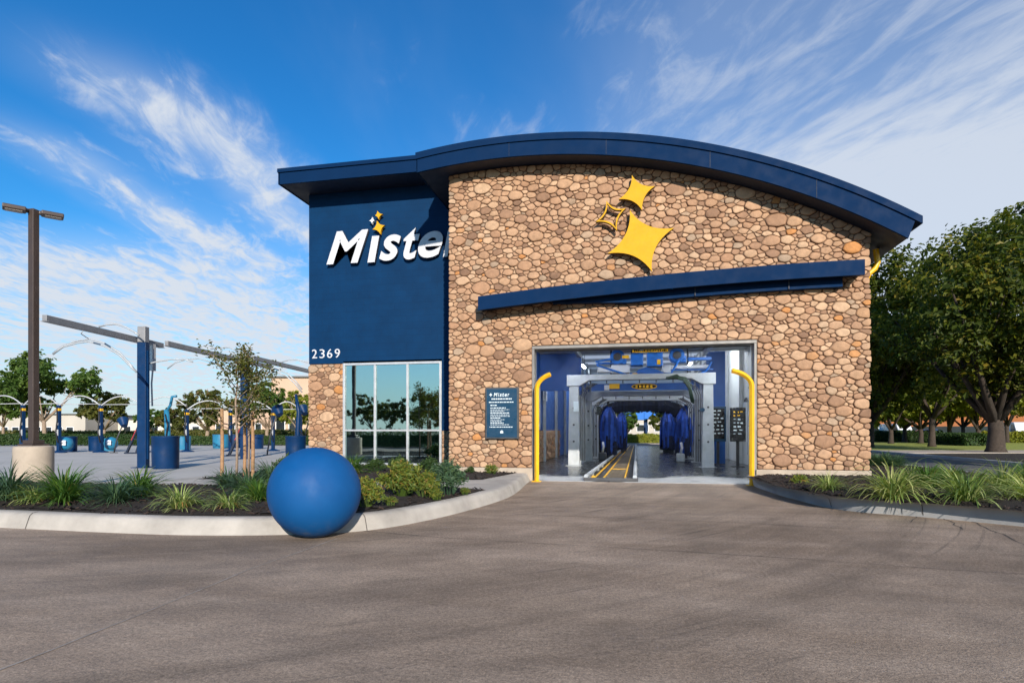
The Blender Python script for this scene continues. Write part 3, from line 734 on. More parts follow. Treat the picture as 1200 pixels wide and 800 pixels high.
# tunnel shell
XL, XR = -3.8, 4.1
b = MB(); b.box(XL-.2, XL, FY+.35, 23.0, 0, 4.5); b.box(XL-.2, XL, 23, 50.5, 0, 5.2)
lw = b.build('tunnel_wall', M['wall_blue_in'], BL)
b = MB(); b.box(XR, XR+.2, FY+.35, 31.0, 0, 5.2); b.build('tunnel_wall', M['wall_pale_in'], BL)
b = MB(); b.box(XR, XR+.2, 31.0, 50.5, 0, 5.2); b.build('tunnel_wall', M['wall_blue_in'], BL)
for q_ in ((2.72, 3.42, 24.5, 24.7, 0, 4.38), (XL, -2.15, 24.0, 24.2, 2.9, 4.38)): b = MB(); b.box(*q_); b.build('bulkhead', M['wall_blue_in'], BL)
for q_ in ((XL-.2, -2.62, FY+.35, FY+.40, 0, 4.5), (2.84, 5.2, FY+.35, FY+.40, 0, 4.5)): b = MB(); b.box(*q_); b.build('portal_return', M['wall_pale_in'], BL)
p3 = pack(15.6, 30, .02, 1.3, lambda x, z, r: 15.6 < x < 30 and .02+r*.5 < z < 1.3-r*.5, 31, full=60)
b = MB(); b.box(XL, XL+.03, FY+.4, 30, .013, 1.3); ws = b.build('wainscot', M['mortar'], BL)
cladding(p3, lambda x, z, r: [(0,1,1.29),(0,-1,-.02)], 8, lambda x, z, o: (XL+.03+o*.6, x, z)).build('stone_cladding', M['river_stone'], ws, smooth=True)
# windows on the left inside wall
for y0, y1 in ((16.2, 18.6), (18.8, 21.2), (21.6, 23.6)):
    b = MB()
    for y in (y0, y1): b.box(XL+.005, XL+.07, y-.05, y+.05, 1.32, 3.1)
    for z in (1.36, 3.06): b.box(XL+.003, XL+.068, y0+.05, y1-.05, z-.04, z+.04)
    f_ = b.build('inside_window', M['alu'], BL)
    b = MB(); b.box(XL+.012, XL+.02, y0+.05, y1-.05, 1.4, 3.02); b.build('pane', M['dark_glass'], f_)
# corrugated ceiling over the first bay, with purlins
b = MB(); n = 90; vs = []; fs = []
for i in range(n+1):
    y = 15.56 + (24.4-15.56)*i/n; z = 4.42 + (.03 if i % 2 else -.03)
    vs += [(XL, y, z), (XR, y, z)]
b.add(vs, [(2*i, 2*i+1, 2*i+3, 2*i+2) for i in range(n)]); ceil = b.build('ceiling', M['grey_steel'], BL)
for x in (-2.2, .2, 2.6): b = MB(); b.box(x-.06, x+.06, 15.6, 24.3, 4.2, 4.38); b.build('purlin', M['grey_steel'], ceil)
# long wash hall: steel frames with milky polycarbonate above
b = MB()
for y in [24.6+3.7*i for i in range(8)]:
    b.box(XL+.02, XL+.14, y, y+.12, 0, 6.5); b.box(XR-.14, XR-.02, y, y+.12, 0, 6.5); b.box(XL+.14, XR-.14, y+.004, y+.116, 6.2, 6.42)
for z in (5.25, 5.8, 6.3):
    b.box(XL+.03, XL+.10, 24.75, 50.4, z, z+.07); b.box(XR-.10, XR-.03, 24.75, 50.4, z, z+.07)
b.build('steel_frame', M['grey_steel'], BL)
b = MB(); b.box(XL-.15, XL-.12, 24.6, 50.5, 5.2, 6.55); b.box(XR+.12, XR+.15, 24.6, 50.5, 5.2, 6.55); b.box(XL-.2, XR+.2, 24.72, 50.5, 6.56, 6.59)
b.box(XL, XR, 50.46, 50.5, 3.35, 6.55); b.build('skylight', M['polycarbonate'], BL)
b = MB(); b.box(XL, XR, 24.42, 24.5, 6.6, 7.6); b.box(XL, XR, 24.42, 24.48, 4.39, 4.5); b.prism([(XL-.3,.012),(-1.7,.012),(-1.7,3.0),(2.4,3.0),(2.4,.012),(XR+.2,.012),(XR+.2,3.35),(XL-.3,3.35)], 50.3, 50.45)
b.build('end_wall', M['wall_pale_in'], BL)
b = MB(); b.box(5.0, 5.28, FY+.36, 24.6, 0, 5.8); b.box(4.35, 5.0, 24.3, 24.6, 0, 5.8); b.build('side_wall', M['cream_wall'], BL)
b = MB(); b.box(-4.84, -4.6, FY+.36, WY, 0, 7.9); b.build('return_wall', M['mortar'], BL)
b = MB(); b.box(-5.40, -4.98, 16.402, 24.5, 8.1, 8.782); b.add([(x_, y_, z_) for x_ in (-5.40, -4.98) for y_, z_ in ((15.35,8.3),(16.39,8.3),(16.39,9.2),(15.35,8.85))], [(0,1,2,3),(7,6,5,4),(0,4,5,1),(1,5,6,2),(2,6,7,3),(3,7,4,0)]); b.build('hidden_sun_block', M['blue_metal'], BL)  # added piece, hidden behind the arch, keeps sun off the wing wall

# address numbers, hung on the blue wall
def glyph(name, ch, m, parent, x0, x1, z0, z1, yb, depth, shear=0.0, off=0.02, side=None):
    cu = bpy.data.curves.new('glyph', 'FONT'); cu.body = ch; cu.size = 1; cu.shear = shear; cu.offset = off; cu.extrude = .5; cu.resolution_u = 6
    tmp = bpy.data.objects.new('glyph', cu); LK(tmp); dg = bpy.context.evaluated_depsgraph_get(); dg.update()
    me = bpy.data.meshes.new_from_object(tmp.evaluated_get(dg)); bpy.data.objects.remove(tmp); bpy.data.curves.remove(cu)
    xs = [v.co.x for v in me.vertices]; ys = [v.co.y for v in me.vertices]
    ax, bx, ay, by = min(xs), max(xs), min(ys), max(ys); off_ = ORG[parent.name]
    for v in me.vertices:
        x, y, z = v.co; v.co = Vector((x0+(x-ax)/(bx-ax)*(x1-x0), yb-depth*(z+.5), z0+(y-ay)/(by-ay)*(z1-z0))) - off_
    if side:
        me.materials.clear(); me.materials.append(m); me.materials.append(side)
        for p in me.polygons: p.material_index = 0 if abs(p.normal.y) > .9 else 1
    else: me.materials.clear(); me.materials.append(m)
    o = bpy.data.objects.new(name, me); LK(o); o.parent = parent; return o
hn = thing('house_number', (-9.6, WY, 3.58), 'white house number 2369 on blue brick above the corner stone pier', 'number sign')
for i, ch in enumerate('2369'):
    x0 = -10.07+.262*i; glyph('digit', ch, M['letter_white'], hn, x0+.01, x0+.185, 3.58, 3.86, WY-.004, .025, 0, .0)
sg = thing('wall_sign', (-7.6, WY, 6.5), 'large white slanted letters starting Mister with gold stars on blue brick wall', 'shop sign')
def stamp(px0, px1, py0, py1):
    xa, za = WP(px0, py1, WY-.2); xb, zb = WP(px1, py0, WY-.2); return xa, xb, za, zb
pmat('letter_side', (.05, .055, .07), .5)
for ch, bx in (('M', (381.7,430.8,268,309.6)), ('s', (443.6,469.2,273.6,305.6)), ('t', (472,491.4,265.8,304)), ('e', (489.3,518.4,269.4,302.2)), ('r', (518.6,538,267.8,300.6))):
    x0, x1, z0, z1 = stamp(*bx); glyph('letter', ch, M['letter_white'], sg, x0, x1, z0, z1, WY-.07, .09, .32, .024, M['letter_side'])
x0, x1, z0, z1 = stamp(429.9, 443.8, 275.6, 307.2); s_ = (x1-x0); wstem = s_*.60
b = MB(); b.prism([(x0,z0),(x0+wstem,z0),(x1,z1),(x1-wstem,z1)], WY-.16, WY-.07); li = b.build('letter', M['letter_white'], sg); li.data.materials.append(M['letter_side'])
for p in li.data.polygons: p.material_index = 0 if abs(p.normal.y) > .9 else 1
def star_poly(cx, cz, L, up=0.0, waist=.30, n=7):
    tips = [(cx+L[k]*math.cos(up+math.pi/2*(k+1)), cz+L[k]*math.sin(up+math.pi/2*(k+1))) for k in range(4)]; out = []
    for k in range(4):
        a, c = tips[k], tips[(k+1)%4]; ctrl = (cx+((a[0]+c[0])/2-cx)*waist, cz+((a[1]+c[1])/2-cz)*waist)
        for i in range(n): u = i/n; out.append(((1-u)**2*a[0]+2*u*(1-u)*ctrl[0]+u*u*c[0], (1-u)**2*a[1]+2*u*(1-u)*ctrl[1]+u*u*c[1]))
    return out
def px_star(tips, Y, waist=.55, n=8):
    T = [WP(x, y, Y) for x, y in tips]; cx = sum(p[0] for p in T)/4; cz = sum(p[1] for p in T)/4; out = []
    for k in range(4):
        a, c = T[k], T[(k+1)%4]; mx, mz = (a[0]+c[0])/2, (a[1]+c[1])/2; ctrl = (mx+(cx-mx)*waist, mz+(cz-mz)*waist)
        for i in range(n): u = i/n; out.append(((1-u)**2*a[0]+2*u*(1-u)*ctrl[0]+u*u*c[0], (1-u)**2*a[1]+2*u*(1-u)*ctrl[1]+u*u*c[1]))
    return out, (cx, cz)
for tips, m in ((((441.5,246.5),(448,250.5),(443,256.5),(438.8,252.2)),'gold'), (((441.0,258),(450.5,263.5),(445.3,274),(435.8,268.5)),'gold'), (((435.7,253.6),(439,257.8),(435.3,262),(431.8,258.2)),'white_paint')):
    p_, _c = px_star(tips, WY-.2, .8 if m != 'gold' else .6); b = MB(); b.prism(p_, WY-.17, WY-.08); b.build('star', M[m], sg)
# stars on the stone
def wall_star(tips, label, hollow=False):
    Y = FY-.23; poly, (cx, cz) = px_star(tips, Y, .62, 10); b = MB()
    if not hollow:
        o = None
        b.prism(poly, Y, Y+.03); o = b.build('wall_star', M['gold'], origin=(cx, FY-.1, cz)); tag(o, label, 'star')
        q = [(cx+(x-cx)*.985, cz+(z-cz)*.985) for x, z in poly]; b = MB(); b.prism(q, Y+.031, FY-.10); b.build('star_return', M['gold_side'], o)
    else:
        inn = [(cx+(x-cx)*.80, cz+(z-cz)*.80) for x, z in poly]; n = len(poly); vs = []; fs = []
        for y in (Y, FY-.12): vs += [(x, y, z) for x, z in poly] + [(x, y, z) for x, z in inn]
        for i in range(n):
            j = (i+1) % n
            fs += [(i, j, n+j, n+i), (2*n+j, 2*n+i, 3*n+i, 3*n+j), (j, i, 2*n+i, 2*n+j), (n+i, n+j, 3*n+j, 3*n+i)]
        b.add(vs, fs); o = b.build('wall_star', M['gold'], origin=(cx, FY-.1, cz)); tag(o, label, 'star')
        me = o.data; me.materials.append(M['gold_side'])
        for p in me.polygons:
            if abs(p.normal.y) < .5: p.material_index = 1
    b = MB()
    for dx_, dz_ in ((-.1,.05),(.1,-.05)): b.tube([(cx+dx_*(1 if not hollow else 2.4), FY-.15, cz+dz_*(1 if not hollow else 2.2)), (cx+dx_*(1 if not hollow else 2.4), FY, cz+dz_*(1 if not hollow else 2.2))], .014, 6)
    b.build('mounting_pin', M['dark_steel'], o)
wall_star(((738,246),(790,267),(764,318),(712,297)), 'large solid gold four pointed star low on the stone gable')
wall_star(((740.5,205),(767.5,218),(752.5,246.5),(725,233.5)), 'mid sized solid gold star topmost on the stone gable')
wall_star(((710.5,235),(733.5,244),(723.2,270.5),(698,260)), 'hollow gold outline star beside two solid stars on stone', True)

# notice panel
nb = thing('notice_panel', (-3.39, FY-.1, 1.1), 'tall teal rules panel with white print on stone wall left of portal', 'sign')
b = MB(); b.box(-3.83, -2.95, FY-.13, FY-.03, 1.08, 2.41); b.build('panel_frame', M['dark_steel'], nb, bev=.006)
b = MB(); b.box(-3.79, -2.99, FY-.142, FY-.131, 1.12, 2.37); b.build('panel_face', M['sign_teal'], nb)
x = -3.60
for ch, wd, h in (('M',.10,.10),('i',.025,.10),('s',.055,.075),('t',.045,.095),('e',.06,.075),('r',.045,.075)):
    glyph('letter', ch, M['sign_print'], nb, x, x+wd, 2.17, 2.17+h, FY-.143, .006, .2, .02); x += wd+.016
b = MB(); b.prism(star_poly(-3.68, 2.22, (.055,.05,.055,.05), 0, .3), FY-.149, FY-.143); b.build('star', M['sign_print'], nb)
b = MB(); rnd = random.Random(3)
def print_row(z, x0, x1, h):
    x = x0
    while x < x1: q = rnd.uniform(.02, .075); b.box(x, min(x+q, x1), FY-.146, FY-.143, z, z+h); x += q+.014
print_row(2.095, -3.66, -3.12, .032); print_row(2.015, -3.73, -3.08, .024); print_row(1.935, -3.69, -3.52, .026)
for i in range(11): print_row(1.87-.043*i, -3.69, -3.69+rnd.uniform(.25, .52), .013 if i % 3 else .02)
print_row(1.375, -3.71, -3.1, .022); b.box(-3.43, -3.35, FY-.146, FY-.143, 1.225, 1.28); b.box(-3.41, -3.37, FY-.146, FY-.143, 1.281, 1.30)
b.build('small_print', M['sign_print'], nb)

# ------------------------------------------------------------------ equipment in the tunnel
def bent_post(x, y, bend, label):
    t_ = thing('clearance_post', (x, y, 0), label, 'post', 'yellow posts at the tunnel mouth')
    dx_, top = bend; pts = [(x, y, .02), (x, y, 2.36)]
    for i in range(1, 7):
        a = i/6*R(62); pts.append((x+dx_*.75*(1-math.cos(a))*.9 + dx_*.06*i/6, y-.02*i/6, 2.36+.42*math.sin(a)*.85))
    e = pts[-1]; pts.append((e[0]+dx_*.16, e[1]-.02, e[2]+.035))
    b = MB()
    for p, q in zip(pts[:-1], pts[1:]): pass
    b.tube(pts, .062, 4); b.build('post', M['safety_yellow'], t_, bev=.008)
    b = MB(); b.box(x-.11, x+.11, y-.11, y+.11, .002, .02); b.build('base_plate', M['safety_yellow'], t_)
    b = MB()
    for z in (.5, 1.4, 2.3): b.tube([(x-.066, y, z), (x-.074, y, z)], .012, 6)
    b.build('bolt', M['dark_steel'], t_)
xp = WP(629, 562, 14.98)[0]; bent_post(xp, 14.98, (.62, 0), 'yellow bent clearance post at left jamb of the tunnel mouth')
xp = WP(881, 571, 14.90)[0]; bent_post(xp, 14.90, (-.78, 0), 'yellow bent clearance post at right jamb of the tunnel mouth')

cv_ = thing('conveyor_track', (-.65, 15.35, .012), 'conveyor track with two steel guide rails and yellow edged belt', 'conveyor')
b = MB()
for x0, x1, z in ((-1.25, -.62, .12), (-.02, .02, .12)):
    b.tube([(x0, 15.4, z), (x1-.0, 50, z)], .055, 8)
    for i in range(18):
        f = i/18; b.box(x0+(x1-x0)*f-.03, x0+(x1-x0)*f+.03, 15.5+1.9*i, 15.56+1.9*i, .012, z-.03)
b.build('guide_rail', M['grey_steel'], cv_, smooth=True, sharp=40)
b = MB(); b.slab([(-.80,15.35),(-.30,15.35),(-.16,50),(-.42,50)], .012, .05); b.build('belt', M['belt'], cv_)
b = MB()
for xa, xb in ((-.82,-.43),(-.28,-.15)): b.beam((xa,15.35,.055),(xb,50,.055), .032, .055)
b.box(-.76, -.31, 19.5, 19.68, .051, .06)
b.build('edge_strip', M['safety_yellow'], cv_)
b = MB(); b.beam((-1.06,15.38,.06),(-.66,50,.06), .022, .04); b.tube([(-1.07,15.34,.08),(-1.07,15.5,.10)], .05, 8); b.build('inner_rail', M['safety_yellow'], cv_)
b = MB(); b.slab([(-1.22,15.5),(-.84,15.5),(-.5,50),(-.62,50)], .0121, .02); b.slab([(-.24,15.5),(-.07,15.5),(-.03,50),(-.14,50)], .0121, .02); b.build('pit', M['black_rubber'], cv_)
b = MB(); b.box(-1.3, .06, 15.26, 15.34, .012, .10); b.build('end_bar', M['dark_steel'], cv_, bev=.01)

def gantry(y, xl, xr, z, lw, label, boxy):
    t_ = thing('wash_gantry', ((xl+xr)/2, y, .012), label, 'gantry', 'grey gantries over the track')
    for x, s in ((xl, 1), (xr, -1)):
        b = MB(); b.prism([(x-lw/2,.03),(x+lw/2,.03),(x+lw/2*.8,z-.45),(x+lw/2*.55,z-.05),(x-lw/2*.55,z-.05),(x-lw/2*.8,z-.45)], y-.14, y+.14)
        lg = b.build('leg', M['grey_steel'], t_, bev=.02)
        b = MB()
        for zz_ in (.9, 1.5, 2.1): b.tube([(x, y-.141, zz_), (x, y-.155, zz_)], .04, 10)
        b.build('bolt_cover', M['dark_steel'], lg)
        b = MB(); b.box(x-.28, x+.28, y-.25, y+.25, .012, .03); b.build('base_plate', M['grey_steel'], t_)
    b = MB(); b.prism([(xl-lw*.6, z-.34),(xl-lw*.6, z),(xr+lw*.6, z),(xr+lw*.6, z-.34),(xr-.32, z-.25),(xr-.62, z-.22),(xl+.62, z-.22),(xl+.32, z-.25)] if False else
                      [(xl-lw*.6, z-.40),(xl-lw*.6, z),(xr+lw*.6, z),(xr+lw*.6, z-.40),(xr-.2, z-.40),(xr-.55, z-.20),(xl+.55, z-.20),(xl+.2, z-.40)], y-.17, y+.17)
    b.build('crossbeam', M['grey_steel'], t_, bev=.015)
    for x, s in ((xl+lw*.62, 1), (xr-lw*.62, -1)):
        b = MB()
        for k in range(3):
            xx = x+s*.06*k; b.tube([(xx, y-.12+.1*k, .2), (xx, y-.12+.1*k, z-.75), (xx+s*.12, y-.12+.1*k, z-.5), (xx+s*.45, y-.12+.1*k, z-.3)], .018, 6)
        b.build('spray_pipe', M['dark_steel'], t_, smooth=True)
    for k in range(7): b = MB(); b.tube([(xl+.6+(xr-xl-1.2)*k/6, y-.1, z-.22), (xl+.6+(xr-xl-1.2)*k/6, y-.13, z-.32)], .022, 6); b.build('nozzle', M['black_rubber'], t_)
    return t_
G1 = gantry(21.8, -2.20, 2.46, 3.30, .42, 'tall grey steel gantry nearest the tunnel mouth with cut corners', 1)
G2 = gantry(25.4, -1.95, 2.50, 2.92, .34, 'second grey wash gantry just behind the tallest one', 0)
G3 = gantry(28.0, -1.80, 2.42, 2.85, .28, 'third grey wash gantry in front of dark cloth curtain', 0)
# slim side frame of ladder posts on the left
lf = thing('spray_frame', (-1.95, 23.5, .012), 'open grey ladder frame of slim posts along the left side of tunnel', 'frame')
for i in range(5):
    y = 22.5+.72*i; b = MB(); b.box(-2.12, -2.02, y, y+.09, .012, 2.62); b.build('post', M['grey_steel'], lf, bev=.008)
b = MB()
for z in (.5, 1.5, 2.55): b.tube([(-2.07, 22.3, z), (-2.07, 25.5, z)], .025, 8)
b.build('side_rail', M['alu'], lf, smooth=True)

def brush(x, y, z0, z1, r, label, seed):
    t_ = thing('wash_brush', (x, y, .012), label, 'brush', 'upright blue brushes beside the track'); rnd = random.Random(seed)
    b = MB(); b.lathe([(r*.55,z0+.1),(r*.62,z0+.5),(r*.6,z1-.3),(r*.3,z1-.08)], (x,y,0), 14); core = b.build('core', M['cloth_dark'], t_, smooth=True)
    b = MB(); b2 = MB(); n = 210
    for i in range(n):
        a = rnd.uniform(0, 6.283); zt = z1-rnd.uniform(0, .28)**1.0; L = (z1-z0)*rnd.uniform(.75, 1.0); rr = r*rnd.uniform(.78, 1.04); wv = rnd.uniform(.03, .055)
        ca_, sa_ = math.cos(a), math.sin(a); pts = []
        top = (z1 - zt)/.28
        for k in range(7):
            f = k/6; rad = rr*(.35+.65*min(1, (f*3.0+top*.5)))*(1+.10*math.sin(f*5+i)); zz_ = max(zt-L*f, z0*rnd.uniform(.6, 1.3)); pts.append((x+rad*ca_, y+rad*sa_, zz_))
        vs = []
        for p in pts: vs += [(p[0]-sa_*wv, p[1]+ca_*wv, p[2]), (p[0]+sa_*wv, p[1]-ca_*wv, p[2])]
        b.add(vs, [(2*k, 2*k+1, 2*k+3, 2*k+2) for k in range(6)], rnd.random())
    b.build('bristles', M['brush_blue'], t_)
    b = MB()
    for i in range(120):
        a = rnd.uniform(0, 6.283); rr = r*rnd.uniform(.75, 1.1); zt = z0+(z1-z0)*rnd.uniform(.18, .36); ca_, sa_ = math.cos(a), math.sin(a); wv = .05
        vs = []
        for k in range(4): zz_ = zt+(max(.06, z0-.12)-zt)*k/3; vs += [(x+rr*ca_-sa_*wv, y+rr*sa_+ca_*wv, zz_), (x+rr*ca_+sa_*wv, y+rr*sa_-ca_*wv, zz_)]
        b.add(vs, [(2*k, 2*k+1, 2*k+3, 2*k+2) for k in range(3)], rnd.random())
    b.build('lower_bristles', M['brush_dark'], t_)  # darker bristles round the lower part of the brush
    b = MB(); b.tube([(x,y,.012),(x,y,z1+.25)], .05, 8); b.box(x-.3,x+.3,y-.3,y+.3,.012,.16); b.build('spindle', M['dark_steel'], t_)
pA = CP(712.5, 27.8); brush(pA.x, pA.y, .28, 2.42, .40, 'nearer upright blue brush on the left of the track', 1)
pB = CP(803.5, 27.2); brush(pB.x, pB.y, .28, 2.42, .44, 'nearer upright blue brush on the right of the track', 2)
pA = CP(728, 35); brush(pA.x, pA.y, .28, 2.35, .32, 'farther blue brush half hidden behind the left brush', 3)
pB = CP(783, 35); brush(pB.x, pB.y, .28, 2.4, .46, 'farther blue brush half hidden behind the right brush', 4)

mc = thing('mitter_curtain', (.3, 31, .012), 'dark ragged cloth curtain hanging across the tunnel from an arched frame', 'curtain'); rnd = random.Random(8)
for r_ in range(4):
    y = 30.4+.5*r_; b = MB()
    for i in range(46):
        x = -1.75+4.15*i/45+rnd.uniform(-.03,.03); e = abs((x-.32)/2.08); zt = 2.82-.5*e**4; zb = 2.34-.75*e**5+rnd.uniform(-.14, .06)
        b.add([(x-.05,y,zt),(x+.05,y,zt),(x+.05+rnd.uniform(-.02,.02),y-.06,(zt+zb)/2),(x-.05,y-.06,(zt+zb)/2),(x+.045,y,zb),(x-.045,y,zb-rnd.uniform(0,.06))], [(0,1,2,3),(3,2,4,5)], rnd.random())
    b.build('cloth_strips', M['brush_dark'], mc)
b = MB()
for y in (30.3, 32.0):
    b.tube([(-1.95,y,.012),(-1.95,y,2.3),(-1.6,y,2.75),(-1.2,y,2.86),(1.85,y,2.86),(2.25,y,2.75),(2.55,y,2.3),(2.55,y,.012)], .06, 8)
b.build('frame', M['grey_steel'], mc, smooth=True, sharp=60)

def lit_mat():
    m = bpy.data.materials.new('lit_tube'); m.use_nodes = True; k = NT(m.node_tree); e = k.n('ShaderNodeEmission'); e.inputs[0].default_value = (.93, .97, 1, 1); e.inputs[1].default_value = 90
    o = k.n('ShaderNodeOutputMaterial'); k.l(e.outputs[0], o.inputs[0]); M['lit_tube'] = m
lit_mat()
for i, (x, y, z, lb) in enumerate(((-3.0, 17.2, 4.20, 'added strip lamp on the left of the first tunnel bay'), (3.4, 17.2, 4.20, 'added strip lamp on the right of the first tunnel bay'), (-3.0, 20.6, 4.20, 'added strip lamp over the left wall windows, deeper in'),
      (3.4, 20.6, 4.20, 'added strip lamp above the menu board'), (-2.9, 26.4, 4.9, 'added strip lamp in the wash hall behind the left bulkhead'), (2.9, 26.4, 4.9, 'added strip lamp in the wash hall behind the right bulkhead'), (-2.9, 34.0, 4.9, 'farther added strip lamp on the left of the wash hall'), (2.9, 34.0, 4.9, 'farther added strip lamp on the right of the wash hall'))):
    t_ = thing('added_strip_lamp', (x, y, z), lb, 'lamp', 'strip lamps added to brighten the tunnel'); b = MB(); b.box(x-.09, x+.09, y-.9, y+.9, z+.03, z+.10); b.build('housing', M['white_paint'], t_); b = MB(); b.tube([(x, y-.85, z), (x, y+.85, z)], .035, 10); b.build('tube', M['lit_tube'], t_)  # glowing tubes added to brighten the dark tunnel
    b = MB()
    for yy in (y-.7, y+.7): b.tube([(x, yy, z+.1), (x, yy, (4.42 if y < 24 else 6.5))], .012, 5)
    b.build('hanger', M['dark_steel'], t_)
# blower deck on top of the first gantry
bd = thing('blower_rig', (.3, 23.2, 3.3), 'bright blue blower rig with white ducts above the first gantry', 'blower')
def PY(px, py, Y): q_ = WP(px, py, Y); return Vector((q_[0], Y, q_[1]))
def pbox(b, px0, px1, py0, py1, d, dep=.5):
    p = PY(px0, py1, d); q = PY(px1, py0, d); b.box(p.x, q.x, p.y, p.y+dep, p.z, q.z)
b = MB()
for a in ((739,754,413,428),(758,777,412,429)): pbox(b, *a, 23.0, .7)
for px, py in ((724, 418), (794, 416)):
    c = PY(px, py, 23); b.tube([(c.x-.02,c.y,c.z),(c.x-.02,c.y+.5,c.z)], .28, 20); b.box(c.x-.05,c.x+.32,c.y+.05,c.y+.45,c.z-.26,c.z-.02)
b.build('housing', M['machine_blue'], bd, bev=.03)
b = MB()
for px, py in ((724, 418), (794, 416)):
    c = PY(px, py, 23); b.tube([(c.x-.02,c.y-.03,c.z),(c.x-.02,c.y-.001,c.z)], .15, 16)
b.build('fan_inlet', M['dark_steel'], bd)
b = MB()
for a in ((700,718,430,436),(716,738,427,437),(786,832,427,432),(776,786,427,439)): pbox(b, *a, 23.2, .4)
b.build('duct', M['white_paint'], bd, bev=.03)
b = MB()
for a in ((700,722,424,426.5),(806,834,418,422),(786,836,432,434)): pbox(b, *a, 23.1, .2)
c = [PY(*q, 22.8) for q in ((738,440),(700,428),(698,424),(718,420))]; b.tube(c, .035, 8)
c = [PY(*q, 22.8) for q in ((738,438),(786,438),(792,428),(797,420))]; b.tube(c, .045, 8)
c = [PY(*q, 22.8) for q in ((834,424),(828,434),(815,440))]; b.tube(c, .035, 8)
b.build('air_pipe', M['machine_blue'], bd, smooth=True, sharp=50)
b = MB(); 
hd = [PY(742,439,22.6), PY(748,433,22.6), PY(757,430,22.6), PY(768,432,22.6), PY(784,439,22.6)]
b.prism([(p.x, p.z) for p in hd], hd[0].y, hd[0].y+.4); b.build('nozzle_hood', M['wall_blue_in'], bd, bev=.02)
b = MB()
for a in ((729,737,416,420),(770,774,421,427),(741,747,437,440)): pbox(b, *a, 22.4, .05)
b.build('warning_plate', M['safety_yellow'], bd)
b = MB()
for px in (740, 790): p = PY(px, 413, 23.2); b.tube([(p.x,p.y+.3,p.z-.2),(p.x,p.y+.3,4.4)], .03, 6)
for px in (716, 806): p = PY(px, 440, 23.2); b.tube([(p.x,p.y+.1,3.3),(p.x,p.y+.1,4.4)], .03, 6)
b.build('hanger', M['dark_steel'], bd)
ys = thing('overhead_sign', tuple(PY(761, 413, 22.3)), 'yellow strip sign with dark print hanging over the blower rig', 'sign')
b = MB(); pbox(b, 741, 783, 407.5, 413, 22.3, .05); b.build('panel', M['safety_yellow'], ys)
b = MB(); rnd = random.Random(4); px = 743
while px < 780:
    q = rnd.uniform(1.2, 3.2); pp_, qq = PY(px, 411.6, 22.3), PY(min(px+q, 781), 409.6, 22.3); b.box(pp_.x, qq.x, pp_.y-.004, pp_.y-.001, pp_.z, qq.z); px += q+.7
b.build('print', M['screen_black'], ys)
b = MB()
for px in (745, 779): p = PY(px, 407.5, 22.3); b.tube([(p.x,p.y+.03,p.z-.02),(p.x,p.y+.03,4.41)], .012, 6)
b.build('hanger', M['dark_steel'], ys)
ab = thing('arch_banner', tuple(PY(762, 457, 24.2)), 'dark blue banner with yellow oval emblem between the grey gantries', 'sign')
b = MB(); pbox(b, 693, 812, 448, 458, 24.3, .06); b.build('panel', M['wall_blue_in'], ab)
b = MB()
c = PY(755, 452.6, 24.28); oval = [(c.x+.5*math.cos(a*math.pi/12), c.z+.12*math.sin(a*math.pi/12)) for a in range(24)]; b.prism(oval, c.y-.006, c.y-.002); b.build('emblem', M['screen_black'], ab)
b = MB()
oo = [(c.x+.5*math.cos(a*math.pi/12), c.z+.12*math.sin(a*math.pi/12)) for a in range(24)]; ii = [(c.x+.46*math.cos(a*math.pi/12), c.z+.085*math.sin(a*math.pi/12)) for a in range(24)]
for k in range(24):
    j = (k+1) % 24; b.add([(oo[k][0],c.y-.009,oo[k][1]),(oo[j][0],c.y-.009,oo[j][1]),(ii[j][0],c.y-.009,ii[j][1]),(ii[k][0],c.y-.009,ii[k][1])], [(0,1,2,3)])
for k in range(5): b.box(c.x-.34+.14*k, c.x-.25+.14*k, c.y-.012, c.y-.008, c.z-.05, c.z+.05)
pbox(b, 714, 726, 449.5, 455.5, 24.25, .04); b.build('yellow_mark', M['safety_yellow'], ab)
b = MB(); pbox(b, 708, 714, 451, 457, 24.25, .04); b.build('white_mark', M['white_paint'], ab)
hb = thing('hose_bundle', tuple(PY(795, 446, 21.5)), 'dark green hose bundle draped over the right end of the nearest gantry beam', 'hose'); b = MB(); rnd = random.Random(12)
for k in range(9):
    q = [PY(783+rnd.uniform(-3,2), 441+rnd.uniform(0,3), 21.5), PY(792+rnd.uniform(-2,2), 439+rnd.uniform(0,4), 21.45), PY(803+rnd.uniform(-2,2), 442+rnd.uniform(0,4), 21.45), PY(809+rnd.uniform(-2,2), 453+rnd.uniform(-2,3), 21.5), PY(811+rnd.uniform(-1,2), 468+rnd.uniform(-3,5), 21.55)]; b.tube(q, .03, 6)
b.build('hoses', M['hose_green'], hb, smooth=True)
for px0, px1, py0, py1, Y, m, nm, lb in ((820.5, 825.5, 478, 482, 21.63, 'sign_teal', 'badge', 'dark oval badge high on the right leg of the nearest gantry'), (672, 678, 470, 482, 21.63, 'sign_print', 'placard', 'pale placard on the left leg of the nearest gantry'), (699, 704, 476, 486, 22.45, 'screen_black', 'control_box', 'small dark control box on the left ladder frame')):
    p, q = PY(px0, py1, Y), PY(px1, py0, Y); c = (p+q)/2; t_ = b = MB(); n_ = 20
    if nm == 'badge': b.prism([(c.x+.09*math.cos(a*math.pi/10), c.z+.07*math.sin(a*math.pi/10)) for a in range(20)], Y, Y+.028)
    else: b.box(p.x, q.x, Y, Y+.03, p.z, q.z)
    tag(b.build(nm, M[m], origin=(c.x, Y, c.z)), lb, nm.replace('_', ' '))
